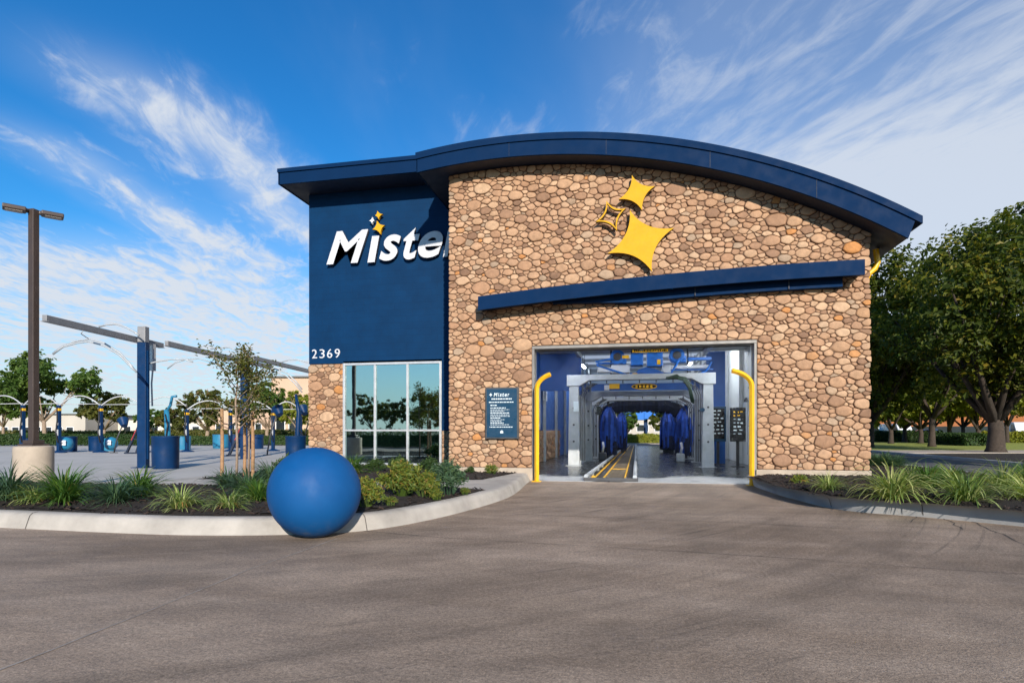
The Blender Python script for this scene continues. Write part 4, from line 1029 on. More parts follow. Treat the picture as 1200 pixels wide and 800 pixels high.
for px, Y, lb in ((797.5, 25.2, 'pale wheel washer unit on the floor before the right brush'), (706, 25.6, 'dark wheel washer unit on the floor before the left brush')):
    p = PY(px, 500, Y); t_ = thing('wheel_washer', (p.x, Y, .012), lb, 'machine'); b = MB(); b.box(p.x-.16, p.x+.16, Y-.2, Y+.3, .012, .36); b.build('housing', M['grey_steel' if px > 750 else 'dark_steel'], t_, bev=.05); b = MB(); b.tube([(p.x, Y-.1, .36), (p.x+.05, Y-.1, .6), (p.x+.02, Y, .8)], .05, 8); b.build('spout', M['alu'], t_, smooth=True)
# kiosk and menu board by the pale wall
def board(px0, px1, py0, py1, d, name, label, m):
    p, q = PY(px0, py1, d), PY(px1, py0, d); cx = (p.x+q.x)/2
    t_ = thing(name, (cx, p.y, .012), label, 'kiosk')
    b = MB(); b.box(p.x, q.x, p.y, p.y+.16, p.z, q.z); b.build('cabinet', M[m], t_, bev=.015)
    b = MB(); b.box(cx-.05, cx+.05, p.y+.05, p.y+.13, .03, p.z); b.box(cx-.22, cx+.22, p.y-.1, p.y+.25, .012, .03); b.build('stand', M['black_rubber'], t_)
    b = MB(); b.box(p.x+.06, q.x-.06, p.y-.006, p.y-.001, p.z+.1, q.z-.08); b.build('screen', M['screen_black'], t_)
    rnd = random.Random(int(px0)); wd, h = q.x-p.x, q.z-p.z
    b = MB(); b2 = MB()
    for i in range(7):
        z = q.z-.14-h*.75*i/7; x = p.x+.1
        while x < q.x-.16:
            ww = rnd.uniform(.04, .12); (b if i > 1 else b2).box(x, min(x+ww, q.x-.1), p.y-.011, p.y-.007, z-.06*rnd.uniform(.5, 1), z); x += ww+rnd.uniform(.03, .1)
    b.build('print', M['sign_print'], t_); b2.build('heading', M['safety_yellow'] if 'menu' in name else M['sign_print'], t_)
board(856, 874, 477, 517, 22.2, 'menu_board', 'black menu board on a thin pole before the pale tunnel wall', 'screen_black')
board(832.5, 851, 476, 517, 23.6, 'pay_kiosk', 'dark blue kiosk cabinet standing between gantry leg and menu board', 'sign_teal')
lamp_ = thing('wall_bell', (4.08, 23.4, 2.4), 'small dark bell fitting high on the pale tunnel wall', 'fitting')
b = MB(); b.lathe([(.02,.16),(.05,.12),(.09,0)], (4.0,23.4,2.35), 10); b.build('bell', M['dark_steel'], lamp_); b = MB(); b.tube([(4.0,23.4,2.5),(4.09,23.4,2.5)], .015, 6); b.tube([(4.05,23.4,2.35),(4.05,23.4,.4)], .012, 6); b.build('conduit', M['grey_steel'], lamp_)
nt = thing('wall_notice', (-3.76, 22.9, 2.2), 'small white notice on the left blue tunnel wall above stone', 'notice')
b = MB(); b.box(XL+.072, XL+.082, 24.3, 25.4, 2.55, 2.95); b.build('sheet', M['white_paint'], nt)
b = MB(); rnd = random.Random(6)
for i in range(4): b.box(XL+.083, XL+.086, 24.4, 24.7+rnd.uniform(.2,.6), 2.84-.07*i, 2.87-.07*i)
b.build('print', M['screen_black'], nt)

# beyond the far exit: blue canopy, hedge come later with the planting
def canopy(x, y, label):
    t_ = thing('vacuum_canopy', (x, y, 0), label, 'canopy', 'blue canopies beyond the tunnel exit')
    b = MB(); b.box(x-1.6, x+1.6, y-1, y+1, 2.6, 3.7); b.build('roof', M['machine_blue'], t_, bev=.05)
    for sx in (-1.3, 1.3): b = MB(); b.box(x+sx-.12, x+sx+.12, y-.12, y+.12, 0, 2.6); b.build('post', M['vac_blue'], t_)
p = CP(748, 76); canopy(p.x-.5, p.y, 'blue boxed canopy on posts seen left through the tunnel exit')
p = CP(771, 70); canopy(p.x, p.y, 'taller blue boxed canopy seen right through the tunnel exit')

# ------------------------------------------------------------------ things outside
bp = GP(368, 629); br_ = .548; bc = Vector((bp.x, bp.y+.02, br_-.004))
b = MB(); n = 48
prof = [(br_*math.sin(math.pi*i/n), -br_*math.cos(math.pi*i/n)) for i in range(1, n)]
b.lathe(prof, bc, 72); ball = b.build('ball_bollard', M['ball_blue'], smooth=True, origin=(bc.x, bc.y, 0)); tag(ball, 'big blue concrete ball standing on the drive against the curb', 'bollard')

lp = CP(39.5, 12.4); lx, ly = lp.x, lp.y
lm = thing('street_lamp', (lx, ly, .1), 'bronze twin head lamp post on a round concrete base among the grasses', 'street lamp')
b = MB(); b.lathe([(.335,.1),(.345,.3),(.345,.93),(.33,.965),(.25,.985)], (lx,ly,0), 40); b.build('concrete_base', M['concrete_tan'], lm, smooth=True, sharp=40)
b = MB(); b.box(lx-.068, lx+.068, ly-.068, ly+.068, 1.02, 5.88); b.build('pole', M['bronze_metal'], lm, bev=.012)
b = MB(); b.box(lx-.19, lx+.19, ly-.19, ly+.19, .985, 1.02); b.box(lx-.13, lx+.13, ly-.13, ly+.13, 1.021, 1.10); b.build('base_cover', M['bronze_metal'], lm, bev=.01)
def head(s, rot):
    b = MB(); d = Vector((math.cos(rot), math.sin(rot), 0)); q = Vector((-d.y, d.x, 0)); c = Vector((lx, ly, 5.83))
    b.beam(c+d*.08, c+d*.22, .1, .08); vs = []
    for a0, w0 in ((.2,.2),(.78,.2)):
        for k, zt in ((-1,0),(1,0)): pass
    b.beam(c+d*.12, c+d*.50, .25, .09, tint=0); h = b.build('lamp_head', M['bronze_metal'], lm, bev=.02)
    b = MB(); b.beam(c+d*.18+Vector((0,0,-.05)), c+d*.46+Vector((0,0,-.05)), .19, .012); b.build('lens', M['lamp_lens'], h)
head(1, TH+R(40)); head(-1, TH+R(40)+math.pi)

def P3(px, py, d): u = (px-600)/FPX; return Vector((d*(u*CO-SI), d*(CO+u*SI), CAMH+d*(HOR-py)/FPX))
# big canopy beams with hose booms
def arc(p, q, h, n=14, sag=(0,0,1)):
    p, q = Vector(p), Vector(q); return [p.lerp(q, i/n) + Vector(sag)*h*4*(i/n)*(1-i/n) for i in range(n+1)]
def beam_canopy(post_px, post_d, pa, pb, za, label, pw=.30, hidden=False):
    pp_ = CP(post_px, post_d); t_ = thing('vacuum_boom', tuple(pp_), label, 'canopy beam', 'steel boom beams over the vacuum bays')
    A, B = CP(pa[0], pa[1], za), CP(pb[0], pb[1], za)
    b = MB(); b.beam(A, B, .13, .17); b.beam(A+Vector((0,0,-.091)), B+Vector((0,0,-.091)), .24, .012); b.build('beam', M['canopy_beam'], t_, bev=.008)
    b = MB(); b.beam((pp_.x,pp_.y,0),(pp_.x,pp_.y,za-.13), pw, .24, up=(SI,-CO,0)); po = b.build('post', M['vac_blue'], t_, bev=.012)
    b = MB(); b.beam((pp_.x,pp_.y,za-.12),(pp_.x,pp_.y,za+.42), pw*.9, .24, up=(SI,-CO,0)); b.build('post_cap', M['canopy_beam'], t_, bev=.01)
    b = MB(); b.beam((pp_.x+pw*.6,pp_.y,.3),(pp_.x+pw*.6,pp_.y,za-.4), .07, .07); b.build('conduit', M['vac_blue'], t_)
    b = MB(); b.box(pp_.x-.28, pp_.x+.28, pp_.y-.25, pp_.y+.25, .006, .03); b.build('base_plate', M['vac_blue'], t_)
    return t_, pp_, A, B
t1, pp1, A1, B1 = beam_canopy(168, 20.7, (52, 16.8), (190, 22.3), 4.46, 'nearest long grey boom beam on a thick blue post behind the lamp post')
b = MB()
for k, off in enumerate((0, .16)):
    P = [P3(*q, 19.6-off*3) for q in ((62,414+off*6),(74,405+off*8),(90,399.5+off*14),(104,397.5+off*16),(122,402+off*18),(140,413+off*18),(152,426+off*14),(160,436))]; b.tube(P, .028, 6)
P = [P3(*q, 20.2) for q in ((116,383),(124,380.5),(136,379.5),(148,383.5),(158,389),(163,393))]; b.tube(P, .03, 6)
b.tube([P3(104,397,19.4), P3(95,391,19.2), P3(97,388,19.0)], .014, 5)
P = [P3(*q, 20.8) for q in ((168,428),(182,424),(200,421),(216,421),(226,424))]; b.tube(P, .026, 6)
b.build('hose_boom', M['grey_steel'], t1, smooth=True)
b = MB(); q = P3(179, 403, 21.2); b.beam((q.x,q.y,q.z),(q.x,q.y,q.z-.95), .12, .16); b.tube([(q.x,q.y,q.z-.9),(q.x-.05,q.y,q.z-1.4),(q.x-.02,q.y,q.z-2.2)], .03, 6); b.build('hose_drop', M['alu'], t1)
t2, pp2, A2, B2 = beam_canopy(287, 27.3, (195, 21.7), (318, 29.9), 4.46, 'middle grey boom beam on a blue post behind the sapling', .33)
b = MB()
P = [P3(*q, 25) for q in ((196,432),(205,425),(218,421),(232,420),(248,424),(258,430))]; b.tube(P, .028, 6)
P = [P3(*q, 27) for q in ((247,409),(256,407),(268,407),(278,411),(285,414))]; b.tube(P, .03, 6)
P = [P3(*q, 28.5) for q in ((298,438),(308,433),(322,432),(336,437),(346,446),(354,456))]
for o_ in (0, .15): b.tube([p + Vector((0,0,-o_)) for p in P], .034, 6)
b.build('hose_boom', M['grey_steel'], t2, smooth=True)
t3, pp3, A3, B3 = beam_canopy(384, 34, (296, 26.0), (372, 33.0), 4.46, 'farthest grey boom beam running behind the corner of the building', .33)
b = MB(); P = [P3(*q, 31) for q in ((328,425),(338,421.5),(350,421.5),(362,425),(372,430))]; b.tube(P, .035, 6); b.build('hose_boom', M['grey_steel'], t3, smooth=True)

# row of vacuum posts with white arches
def drum(x, y, r, h, label, m='vac_blue', name='trash_drum', cat='drum', group=None, z=.006):
    t_ = thing(name, (x, y, z), label, cat, group)
    b = MB(); b.lathe([(r*.94,0),(r*.97,.04),(r*.99,h*.5),(r,h-.08),(r*1.03,h-.06),(r*1.03,h-.01),(r*.98,h)], (x,y,z), 36); b.build('body', M[m], t_, smooth=True, sharp=35)
    b = MB(); b.lathe([(r*.90,h+.001),(r*.5,h+.006)], (x,y,z), 30); b.build('opening', M['black_rubber'], t_); return t_
VP = [(-19, 'far left'), (27, ''), (69, ''), (118, ''), (168, '')]
vlab = ['vacuum post at the left picture edge under white arched hoses', 'slim blue vacuum post just left of the lamp post', 'slim blue vacuum post just right of the lamp post with blue drum', 'slim blue vacuum post halfway between lamp post and thick beam post', 'slim blue vacuum post hidden behind the thick beam post']
VD = 34.5
def vac_post(i, px, d, label, nxt, zt=2.75):
    p = CP(px, d); t_ = thing('vacuum_post', tuple(p), label, 'vacuum post', 'blue vacuum posts across the lot')
    b = MB(); b.beam((p.x,p.y,0),(p.x,p.y,zt), .17, .17); b.build('post', M['vac_blue'], t_, bev=.01)
    b = MB(); b.lathe([(.40,.006),(.40,.05),(.28,.09),(.12,.14)], (p.x,p.y,0), 18); b.build('base_plate', M['vac_blue'], t_)
    b = MB(); b.box(p.x-.07,p.x+.07,p.y-.13,p.y-.087,1.0,1.35); b.box(p.x-.06,p.x+.06,p.y-.12,p.y-.087,1.6,1.75); b.build('hose_holder', M['pipe_white'], t_)
    b = MB(); b.tube([(p.x-.02,p.y-.1,zt-.1),(p.x+.05,p.y-.15,1.9),(p.x-.03,p.y-.17,1.2),(p.x+.10,p.y-.15,.6)], .035, 6); b.build('hose', M['black_rubber'], t_, smooth=True)
    b = MB(); b.box(p.x-.09,p.x+.09,p.y-.09,p.y+.09,zt-.32,zt-.18); b.build('band', M['safety_yellow'], t_)
    if nxt:
        q = CP(nxt[0], nxt[1]); b = MB(); b.tube([Vector((p.x,p.y,zt-.2))]+[Vector((a.x,a.y,a.z)) for a in arc((p.x+.05,p.y,zt),(q.x-.05,q.y,zt),.55)], .036, 8)
        b.tube([(p.x,p.y,zt+.05),(q.x,q.y,zt+.10)], .024, 6); b.build('arch_pipe', M['pipe_white'], t_, smooth=True)
    return t_
row = [(-19,34.5),(27,34.5),(69,34.5),(118,35.0),(168,35.5),(219,36),(270,37),(320,37.5),(352,38)]
vlab += ['slim dark blue vacuum post on a round base right of the near drum', 'slim blue vacuum post behind the two staked saplings', 'slim blue vacuum post near the beige building behind the saplings', 'last slim blue vacuum post close to the stone pier']
for i, (px, d) in enumerate(row): vac_post(i, px, d, vlab[i], row[i+1] if i+1 < len(row) else None, 2.75 if i < 5 else 2.55)
dl = {0: None}
for px, d, r, h, m, lb in ((80, 36.5, .46, .92, 'vac_blue', 'dark blue drum behind the vacuum post right of the lamp post'), (33, 36.5, .42, .80, 'vac_blue', 'blue drum partly hidden by the lamp post pole'),
                       (113, 37, .42, .92, 'vac_blue', 'dark blue drum left of the halfway vacuum post'), (127, 37.5, .40, .80, 'teal_blue', 'teal drum right of the halfway vacuum post'),
                       (194, 20.3, .42, 1.10, 'vac_blue', 'large dark blue trash drum beside the thick blue beam post'), (346.5, 26, .42, 1.05, 'vac_blue', 'large dark blue drum in front of the stone pier corner'),
                       (214, 40, .5, .9, 'teal_blue', 'teal drum behind the round based vacuum post'), (259, 43, .55, 1.0, 'teal_blue', 'teal drum seen between the sapling stakes'), (300, 42, .5, 1.0, 'vac_blue', 'dark blue drum right of the sapling stakes'), (275, 44, .5, 1.0, 'vac_blue', 'dark blue drum beside the teal one between stakes')):
    p = CP(px, d); drum(p.x, p.y, r, h, lb, m, group='drums on the vacuum lot')
# round domed canisters
for px, d, lb in ((77.5, 35.0, 'round pale canister in front of the blue drum near the lamp post'), (130, 36, 'round pale canister at the teal drum by the halfway post')):
    p = CP(px, d); t_ = thing('canister', (p.x,p.y,.2), lb, 'canister', 'pale canisters')
    b = MB(); b.lathe([(.02,.12),(.2,.16),(.34,.32),(.38,.55),(.3,.78),(.12,.88),(.02,.9)], (p.x,p.y,.0), 20); b.build('body', M['teal_blue'], t_, smooth=True)
    b = MB(); b.lathe([(.02,-.02),(.14,-.01),(.2,0)], (p.x+.18,p.y-.34,.62), 14); b.box(p.x+.05,p.x+.34,p.y-.37,p.y-.30,.42,.72); b.build('label_plate', M['white_paint'], t_, bev=.03)
# leaning hose racks
def rack(px, d, h, lean, label):
    p = CP(px, d); t_ = thing('hose_rack', (p.x,p.y,.006), label, 'rack', 'leaning hose racks'); rv = Vector((CO, SI, 0))
    for s in (0, .55):
        b = MB(); b.beam(Vector((p.x,p.y,.006))+rv*s, Vector((p.x,p.y,h))+rv*(lean+s*.55), .13, .1); b.build('leg', M['soffit_blue_shaded'], t_)
    b = MB(); b.beam(Vector((p.x,p.y,.05))+rv*-.1, Vector((p.x,p.y,.05))+rv*.75, .12, .08); b.beam(Vector((p.x,p.y,h*.5))+rv*lean*.5, Vector((p.x,p.y,h*.5))+rv*(lean*.5+.45), .06, .06); b.build('crossbar', M['soffit_blue_shaded'], t_)
    b = MB(); b.beam(Vector((p.x,p.y-.07,h*.45))+rv*(lean*.45), Vector((p.x,p.y-.07,h*.8))+rv*(lean*.8), .05, .03); b.build('red_strip', M['red_plastic'], t_)
rack(148, 33.0, 1.65, .75, 'dark leaning hose rack left of the thick blue beam post')
rack(268, 30, 1.8, .8, 'dark leaning hose rack behind the sapling stakes')
def fan(px, d, z, label):
    p = CP(px, d); t_ = thing('hose_reel', (p.x,p.y,.006), label, 'hose reel', 'hose reels on poles')
    b = MB(); b.tube([(p.x,p.y,z+.25),(p.x+.25,p.y-.15,z-.1)], [.30,.16], 14); b.build('reel_head', M['vac_blue'], t_, smooth=True, sharp=40)
    b = MB(); b.tube([(p.x-.6,p.y,.006),(p.x-.4,p.y,z*.5),(p.x,p.y,z)], .035, 6); b.build('pole', M['dark_steel'], t_, smooth=True)
    b = MB(); b.lathe([(.22,.006),(.2,.04)], (p.x-.6,p.y,0), 12); b.build('base_plate', M['dark_steel'], t_)
fan(144, 34, 1.65, 'tilted blue hose reel left of the leaning rack'); fan(325, 31, 2.2, 'tilted blue hose reel before the beige building'); fan(354, 33, 2.3, 'tilted blue hose reel beside the stone pier')
p = CP(340, 25.9); t_ = thing('hose_stand', (p.x, p.y, .006), 'blue curved hose arm rising behind the drum at the stone pier', 'hose arm')
b = MB(); b.tube([(p.x,p.y+.6,.006),(p.x,p.y+.6,1.2),(p.x+.05,p.y+.6,2.1),(p.x-.1,p.y+.6,2.9)], [.10,.12,.10,.05], 8); b.build('arm', M['vac_blue'], t_, smooth=True)
b = MB(); b.tube([(p.x+.1,p.y+.55,1.3),(p.x+.4,p.y+.5,1.0),(p.x+.5,p.y+.5,1.4),(p.x+.7,p.y+.5,2.1)], .03, 6); b.build('hose', M['black_rubber'], t_, smooth=True)
p = CP(197, 26); t_ = thing('hose_stand', (p.x, p.y, .006), 'teal curved hose arm rising behind the near blue drum', 'hose arm')
b = MB(); b.tube([(p.x,p.y,.006),(p.x-.02,p.y,1.2),(p.x-.08,p.y,2.2)], [.10,.12,.10], 8); b.tube([(p.x-.08,p.y,2.1),(p.x+.12,p.y,2.4),(p.x+.2,p.y,2.75),(p.x+.42,p.y,2.78)], .06, 6); b.build('arm', M['teal_blue'], t_, smooth=True)
b = MB(); b.tube([(p.x-.05,p.y-.1,2.0),(p.x+.1,p.y-.15,1.5),(p.x+.02,p.y-.15,.9)], .03, 6); b.build('hose', M['black_rubber'], t_, smooth=True)

# ------------------------------------------------------------------ planting
def leaf(b, p, nrm, L, W, rnd, tint):
    nrm = nrm.normalized(); a = Vector((rnd.gauss(0,1), rnd.gauss(0,1), rnd.gauss(0,1))); x = nrm.cross(a)
    if x.length < 1e-3: return
    x.normalize(); y = nrm.cross(x); fold = nrm*(W*.35)
    b.add([p - x*L*.5, p - y*W*.5 + fold - x*L*.08, p + x*L*.5, p + y*W*.5 + fold - x*L*.08], [(0,1,2),(0,2,3)], tint)
def make_tree(name, label, loc, h, cr, ch, base, tr, nleaf, lsize, seed, mat, bark='bark', lobes=26, lean=0.0, group=None, cat='tree', flat=.9, spread=.37, limbs=9, yellow=.12):
    rnd = random.Random(seed); loc = Vector(loc); t_ = thing(name, tuple(loc), label, cat, group)
    top = loc.z + h; cz = loc.z + base + ch/2
    cl = []
    while len(cl) < lobes:
        v = Vector((rnd.uniform(-1,1), rnd.uniform(-1,1), rnd.uniform(-1,1)))
        if not .12 < v.length < 1: continue
        v *= (.62 + .26*rnd.random())/max(v.length, .55)*min(1, v.length+.25)
        if v.z < 0: v.x *= 1.05; v.y *= 1.05; v.z *= .8
        c = Vector((loc.x + v.x*cr, loc.y + v.y*cr, cz + v.z*ch*.5)); cl.append((c, rnd.uniform(.75, 1.2)*spread*min(cr, ch*.5)))
    b = MB(); sp = loc.z + base*.85 + .02
    mid = Vector((loc.x+lean*.5+rnd.uniform(-.1,.1)*tr*3, loc.y, loc.z+base*.5)); fork = Vector((loc.x+lean, loc.y+rnd.uniform(-.1,.1), sp))
    b.tube([loc+Vector((0,0,-.1)), loc+Vector((0,0,.25)), mid, fork], [tr*1.5, tr*1.08, tr*.92, tr*.85], 10)
    ordr = sorted(cl, key=lambda c: rnd.random())
    for c, r in ordr[:limbs]:
        m1 = fork.lerp(c, .45) + Vector((0,0,-.06*(c-fork).length)) + Vector((rnd.uniform(-.2,.2), rnd.uniform(-.2,.2), 0))*cr*.25
        b.tube([fork-Vector((0,0,tr)), m1, c, c+(c-m1)*.35], [tr*.62, tr*.34, tr*.16, tr*.05], 6)
        for _ in range(2):
            e = c + Vector((rnd.uniform(-1,1), rnd.uniform(-1,1), rnd.uniform(-.4,1)))*r*.9; b.tube([m1.lerp(c,.4), (m1+e)*.5+Vector((0,0,.1)), e], [tr*.2, tr*.11, tr*.03], 5)
    b.build('trunk', M[bark], t_, smooth=True)
    b = MB(); tot = sum(r*r for _, r in cl)
    for c, r in cl:
        n = int(nleaf*r*r/tot); ct = rnd.uniform(.05, .6)
        subs = []
        for _ in range(max(4, n//26)):
            v = Vector((rnd.gauss(0,1), rnd.gauss(0,1), rnd.gauss(0,.85))).normalized()*r*rnd.uniform(.55, 1.12)**.7; subs.append(c+Vector((v.x, v.y, v.z*flat)))
        for _ in range(n):
            s0 = rnd.choice(subs); d = Vector((rnd.gauss(0,1), rnd.gauss(0,1), rnd.gauss(0,.7)))*r*.16; p = s0+d
            out = (p-c).normalized() if (p-c).length > 1e-3 else Vector((0,0,1))
            L = lsize*rnd.uniform(.5, 1.45); tn = min(1, max(0, ct+rnd.gauss(0,.16)+ (.35 if rnd.random() < yellow else 0)))
            leaf(b, p, out*.7+Vector((0,0,.55))+Vector((rnd.gauss(0,.5), rnd.gauss(0,.5), rnd.gauss(0,.5))), L, L*.55, rnd, tn)
    b.build('crown', M[mat], t_)
    return t_
# right-hand trees
p = CP(1167, 32.5); TR1 = make_tree('broadleaf_tree', 'massive dark broadleaf tree with thick forked trunk right of the building', (p.x,p.y,.1), 12, 5.9, 10.2, 2.3, .40, 30000, .30, 7, 'leaf_dark', yellow=.2, lobes=50, group='trees beyond the side lane', limbs=14)
p = CP(1019, 43); make_tree('broadleaf_tree', 'dark broadleaf tree with slim trunk right against the stone corner', (p.x,p.y,.1), 13, 5.4, 11.6, 2.2, .26, 19000, .36, 8, 'leaf_dark', yellow=.2, lobes=42, group='trees beyond the side lane', limbs=12)
p = CP(1092, 44); make_tree('broadleaf_tree', 'full round tree filling the gap between the two dark trunks', (p.x,p.y,.1), 12.4, 5.0, 10.4, 2.6, .22, 16000, .36, 9, 'leaf_dark', yellow=.2, lobes=40, group='trees beyond the side lane', limbs=10)
lt = [(1060, 62, 8.0, 3.9, 'sunlit yellow green tree low behind the stone corner trunk'), (1094, 70, 9.0, 4.0, 'yellow green tree before the orange wall, left of centre'), (1128, 66, 9, 4.2, 'yellow green tree before the orange wall near the middle hedge'), (1180, 58, 9, 4.2, 'yellow green tree glimpsed right of the massive trunk'), (1215, 62, 10, 4.5, 'pale green tree at the right picture edge'), (1044, 54, 7.4, 3.6, 'low spreading tree just right of the stone corner trunk'), (1079, 55, 7.8, 3.6, 'low spreading tree under the full round crown'), (1112, 54, 7.6, 3.6, 'low spreading tree between the round crown and massive trunk'), (1146, 52, 7.4, 3.4, 'low spreading tree just left of the massive trunk')]
for i, (px, d, h, cr, lb) in enumerate(lt):
    p = CP(px, d); make_tree('street_tree', lb, (p.x,p.y,.1), h, cr, h*.78, h*.22, .2, 9000, .42, 40+i, 'leaf_gold', lobes=22, group='sunlit trees by the orange building', limbs=8, yellow=.3)
p = Vector((CO*18.4-SI*16.0, SI*18.4+CO*16.0, .1)); make_tree('broadleaf_tree', 'near tree whose twigs enter the picture at the top right edge', tuple(p), 9.6, 3.7, 6.6, 3.0, .26, 12000, .26, 15, 'leaf_dark', lobes=26, spread=.34, limbs=10)
# trees just outside the right edge whose shade falls on the drive
# left-hand background trees
lt = [(52, 62, 9.4, 4.6, 11000, .38, 'leaf_mid', 'largest green tree behind the lamp post'), (4, 66, 7.2, 3.4, 6000, .4, 'leaf_mid', 'darker tree at the left picture edge'), (122, 66, 5.9, 2.5, 6000, .32, 'leaf_olive', 'small olive tree behind the halfway vacuum post'),
      (243, 60, 5.4, 3.0, 5000, .32, 'leaf_olive', 'olive tree behind the staked saplings'), (313, 64, 6.6, 3.2, 6000, .34, 'leaf_mid', 'round green tree left of the beige building'), (350, 58, 5.0, 2.0, 4500, .3, 'leaf_gold', 'yellow green tree in front of the beige building'), (205, 74, 4.2, 2.4, 3500, .36, 'leaf_olive', 'low olive tree far behind the near drum'), (180, 80, 4.0, 2.4, 3500, .36, 'leaf_mid', 'low green tree behind the thick blue post')]
for i, (px, d, h, cr, n, ls, mt, lb) in enumerate(lt):
    p = CP(px, d); make_tree('street_tree', lb, (p.x,p.y,.08), h, cr, h*.70, h*.28, .20 if d < 66 else .15, n, ls, 80+i, mt, 'bark_pale', lobes=20, group='trees beyond the vacuum lot', limbs=8)
# trees across the road behind the camera, mirrored in the window panes
for i, (x, y, h, lb) in enumerate(((-52,-62,7.0,'leftmost of the trees mirrored in the window'),(-46,-64,8.0,'second from left of the trees mirrored in the window'),(-41,-61,6.6,'short tree mirrored beside the left mullion'),(-36,-63,8.2,'tall tree mirrored in the middle panes'),(-31.5,-61,7.2,'round tree mirrored beside the right mullion'),(-27,-64,7.8,'tree mirrored in the right panes'),(-22,-62,7.0,'rightmost of the trees mirrored in the window'))):
    make_tree('street_tree', lb, (x,y,0), h, h*.40, h*.72, h*.25, .16, 2600, .5, 120+i, 'leaf_olive', 'bark', lobes=16, limbs=6)
# saplings with stakes
def sapling(px, d, h, px_stakes, label, seed, slim=False):
    p = CP(px, d); rnd = random.Random(seed); t_ = thing('sapling', (p.x,p.y,.22), label, 'young tree', 'staked saplings in the bed')
    b = MB(); top = Vector((p.x+(.1 if not slim else .06), p.y, h))
    b.tube([(p.x,p.y,.2),(p.x+.02,p.y,1.0),(p.x-.02,p.y,1.9),tuple(top)], [.03,.026,.02,.006], 7); tips = []
    nb_ = 22 if not slim else 13
    for i in range(nb_):
        z = (1.25 if not slim else 1.35)+(h-1.45)*rnd.random(); a = rnd.uniform(0, 6.28); L = (rnd.uniform(.45, .95) if not slim else rnd.uniform(.15, .34))*(1.2-.6*(z-1.2)/(h-1.2))*(1 if not slim else .8)
        c = Vector((p.x, p.y, z)); e = c+Vector((math.cos(a)*L, math.sin(a)*L, L*rnd.uniform(.35, 1.0))); m = c.lerp(e, .5)+Vector((0,0,-.03)); b.tube([c, m, e], [.011,.008,.003], 5); tips += [(m, .5), (e, 1), (c.lerp(e,.75), .8)]
    b.build('trunk', M['bark_pale'], t_, smooth=True)
    b = MB()
    for q, wt in tips:
        for _ in range(int(rnd.uniform(16, 36)*wt)):
            pt = q+Vector((rnd.gauss(0,.10), rnd.gauss(0,.10), rnd.gauss(0,.09))); leaf(b, pt, Vector((rnd.gauss(0,.6), rnd.gauss(0,.6), .7)), rnd.uniform(.06,.12), .045, rnd, min(1, max(0, rnd.gauss(.45,.22)+(.4 if rnd.random() < .12 else 0))))
    b.build('crown', M['leaf_olive'], t_)
    for spx, sd, sh in px_stakes:
        s = CP(spx, sd); b = MB(); b.tube([(s.x,s.y,.15),(s.x+.01,s.y,sh*.5),(s.x,s.y,sh)], [.040,.038,.034], 10); b.build('stake', M['wood_stake'], t_, smooth=True, sharp=50)
    b = MB(); s = CP(px_stakes[0][0], px_stakes[0][1]); b.tube([(s.x,s.y,1.45),((s.x+p.x)/2,(s.y+p.y)/2-.02,1.42),(p.x,p.y,1.44)], .012, 5); b.build('tree_tie', M['black_rubber'], t_)
sapling(277, 12.7, 2.95, [(260, 12.5, 1.75)], 'wide sparse sapling with one round wooden stake left of the ball', 5)
sapling(291, 13.4, 3.20, [(296, 13.0, 1.72), (286.5, 13.8, 1.55)], 'slim upright sapling between two wooden stakes left of the ball', 6, True)

# strap leaved clumps
def clump_mesh(name, n, L, W, droop, mat, seed, spread=.10, dead=0, stiff=.5):
    rnd = random.Random(seed); b = MB()
    for i in range(n):
        a = rnd.uniform(0, 6.283); r0 = spread*math.sqrt(rnd.random()); base = Vector((r0*math.cos(a), r0*math.sin(a), .01)); a2 = a+rnd.gauss(0,.5)
        d = Vector((math.cos(a2), math.sin(a2), 0)); ll = L*rnd.uniform(.55, 1.15); el = R(rnd.uniform(38, 86)) if rnd.random() < .8 else R(rnd.uniform(15, 45)); dr = droop*rnd.uniform(.6, 1.4)
        side = Vector((-d.y, d.x, 0)); wv = W*rnd.uniform(.7, 1.2); pts = []; p = base.copy(); seg = 6
        for k in range(seg+1):
            pts.append(p.copy()); ang = el-dr*(k/seg)**1.4*2.0; p = p+(d*math.cos(ang)+Vector((0,0,1))*math.sin(ang))*ll/seg
            if p.z < .015: p.z = .015
        vs = []; tw = rnd.uniform(-.5, .5)
        for k, q in enumerate(pts):
            f = k/seg; ww = wv*(.55+.9*f if f < .4 else .91*(1-((f-.4)/.6)**2.2)+.03)*.5; sv = (side+Vector((0,0,tw*f))).normalized(); vs += [q-sv*ww, q+sv*ww]
        b.add(vs, [(2*k, 2*k+1, 2*k+3, 2*k+2) for k in range(seg)], min(1, max(0, rnd.gauss(.42,.22))))
    o = b.build(name, M[mat], smooth=True, origin=(0,0,0))
    if dead:
        b = MB()
        for i in range(dead):
            a = rnd.uniform(0, 6.283); d = Vector((math.cos(a), math.sin(a), 0)); side = Vector((-d.y, d.x, 0)); ll = L*rnd.uniform(.35,.6); vs = []
            for k in range(5): f = k/4; q = d*ll*f+Vector((0,0,.04+.10*math.sin(f*3.0))); vs += [q-side*W*.5*(1-f*.8), q+side*W*.5*(1-f*.8)]
            b.add(vs, [(2*k, 2*k+1, 2*k+3, 2*k+2) for k in range(4)], rnd.random())
        q = b.build('dry_blades', M['blade_dry'], o)
    return o
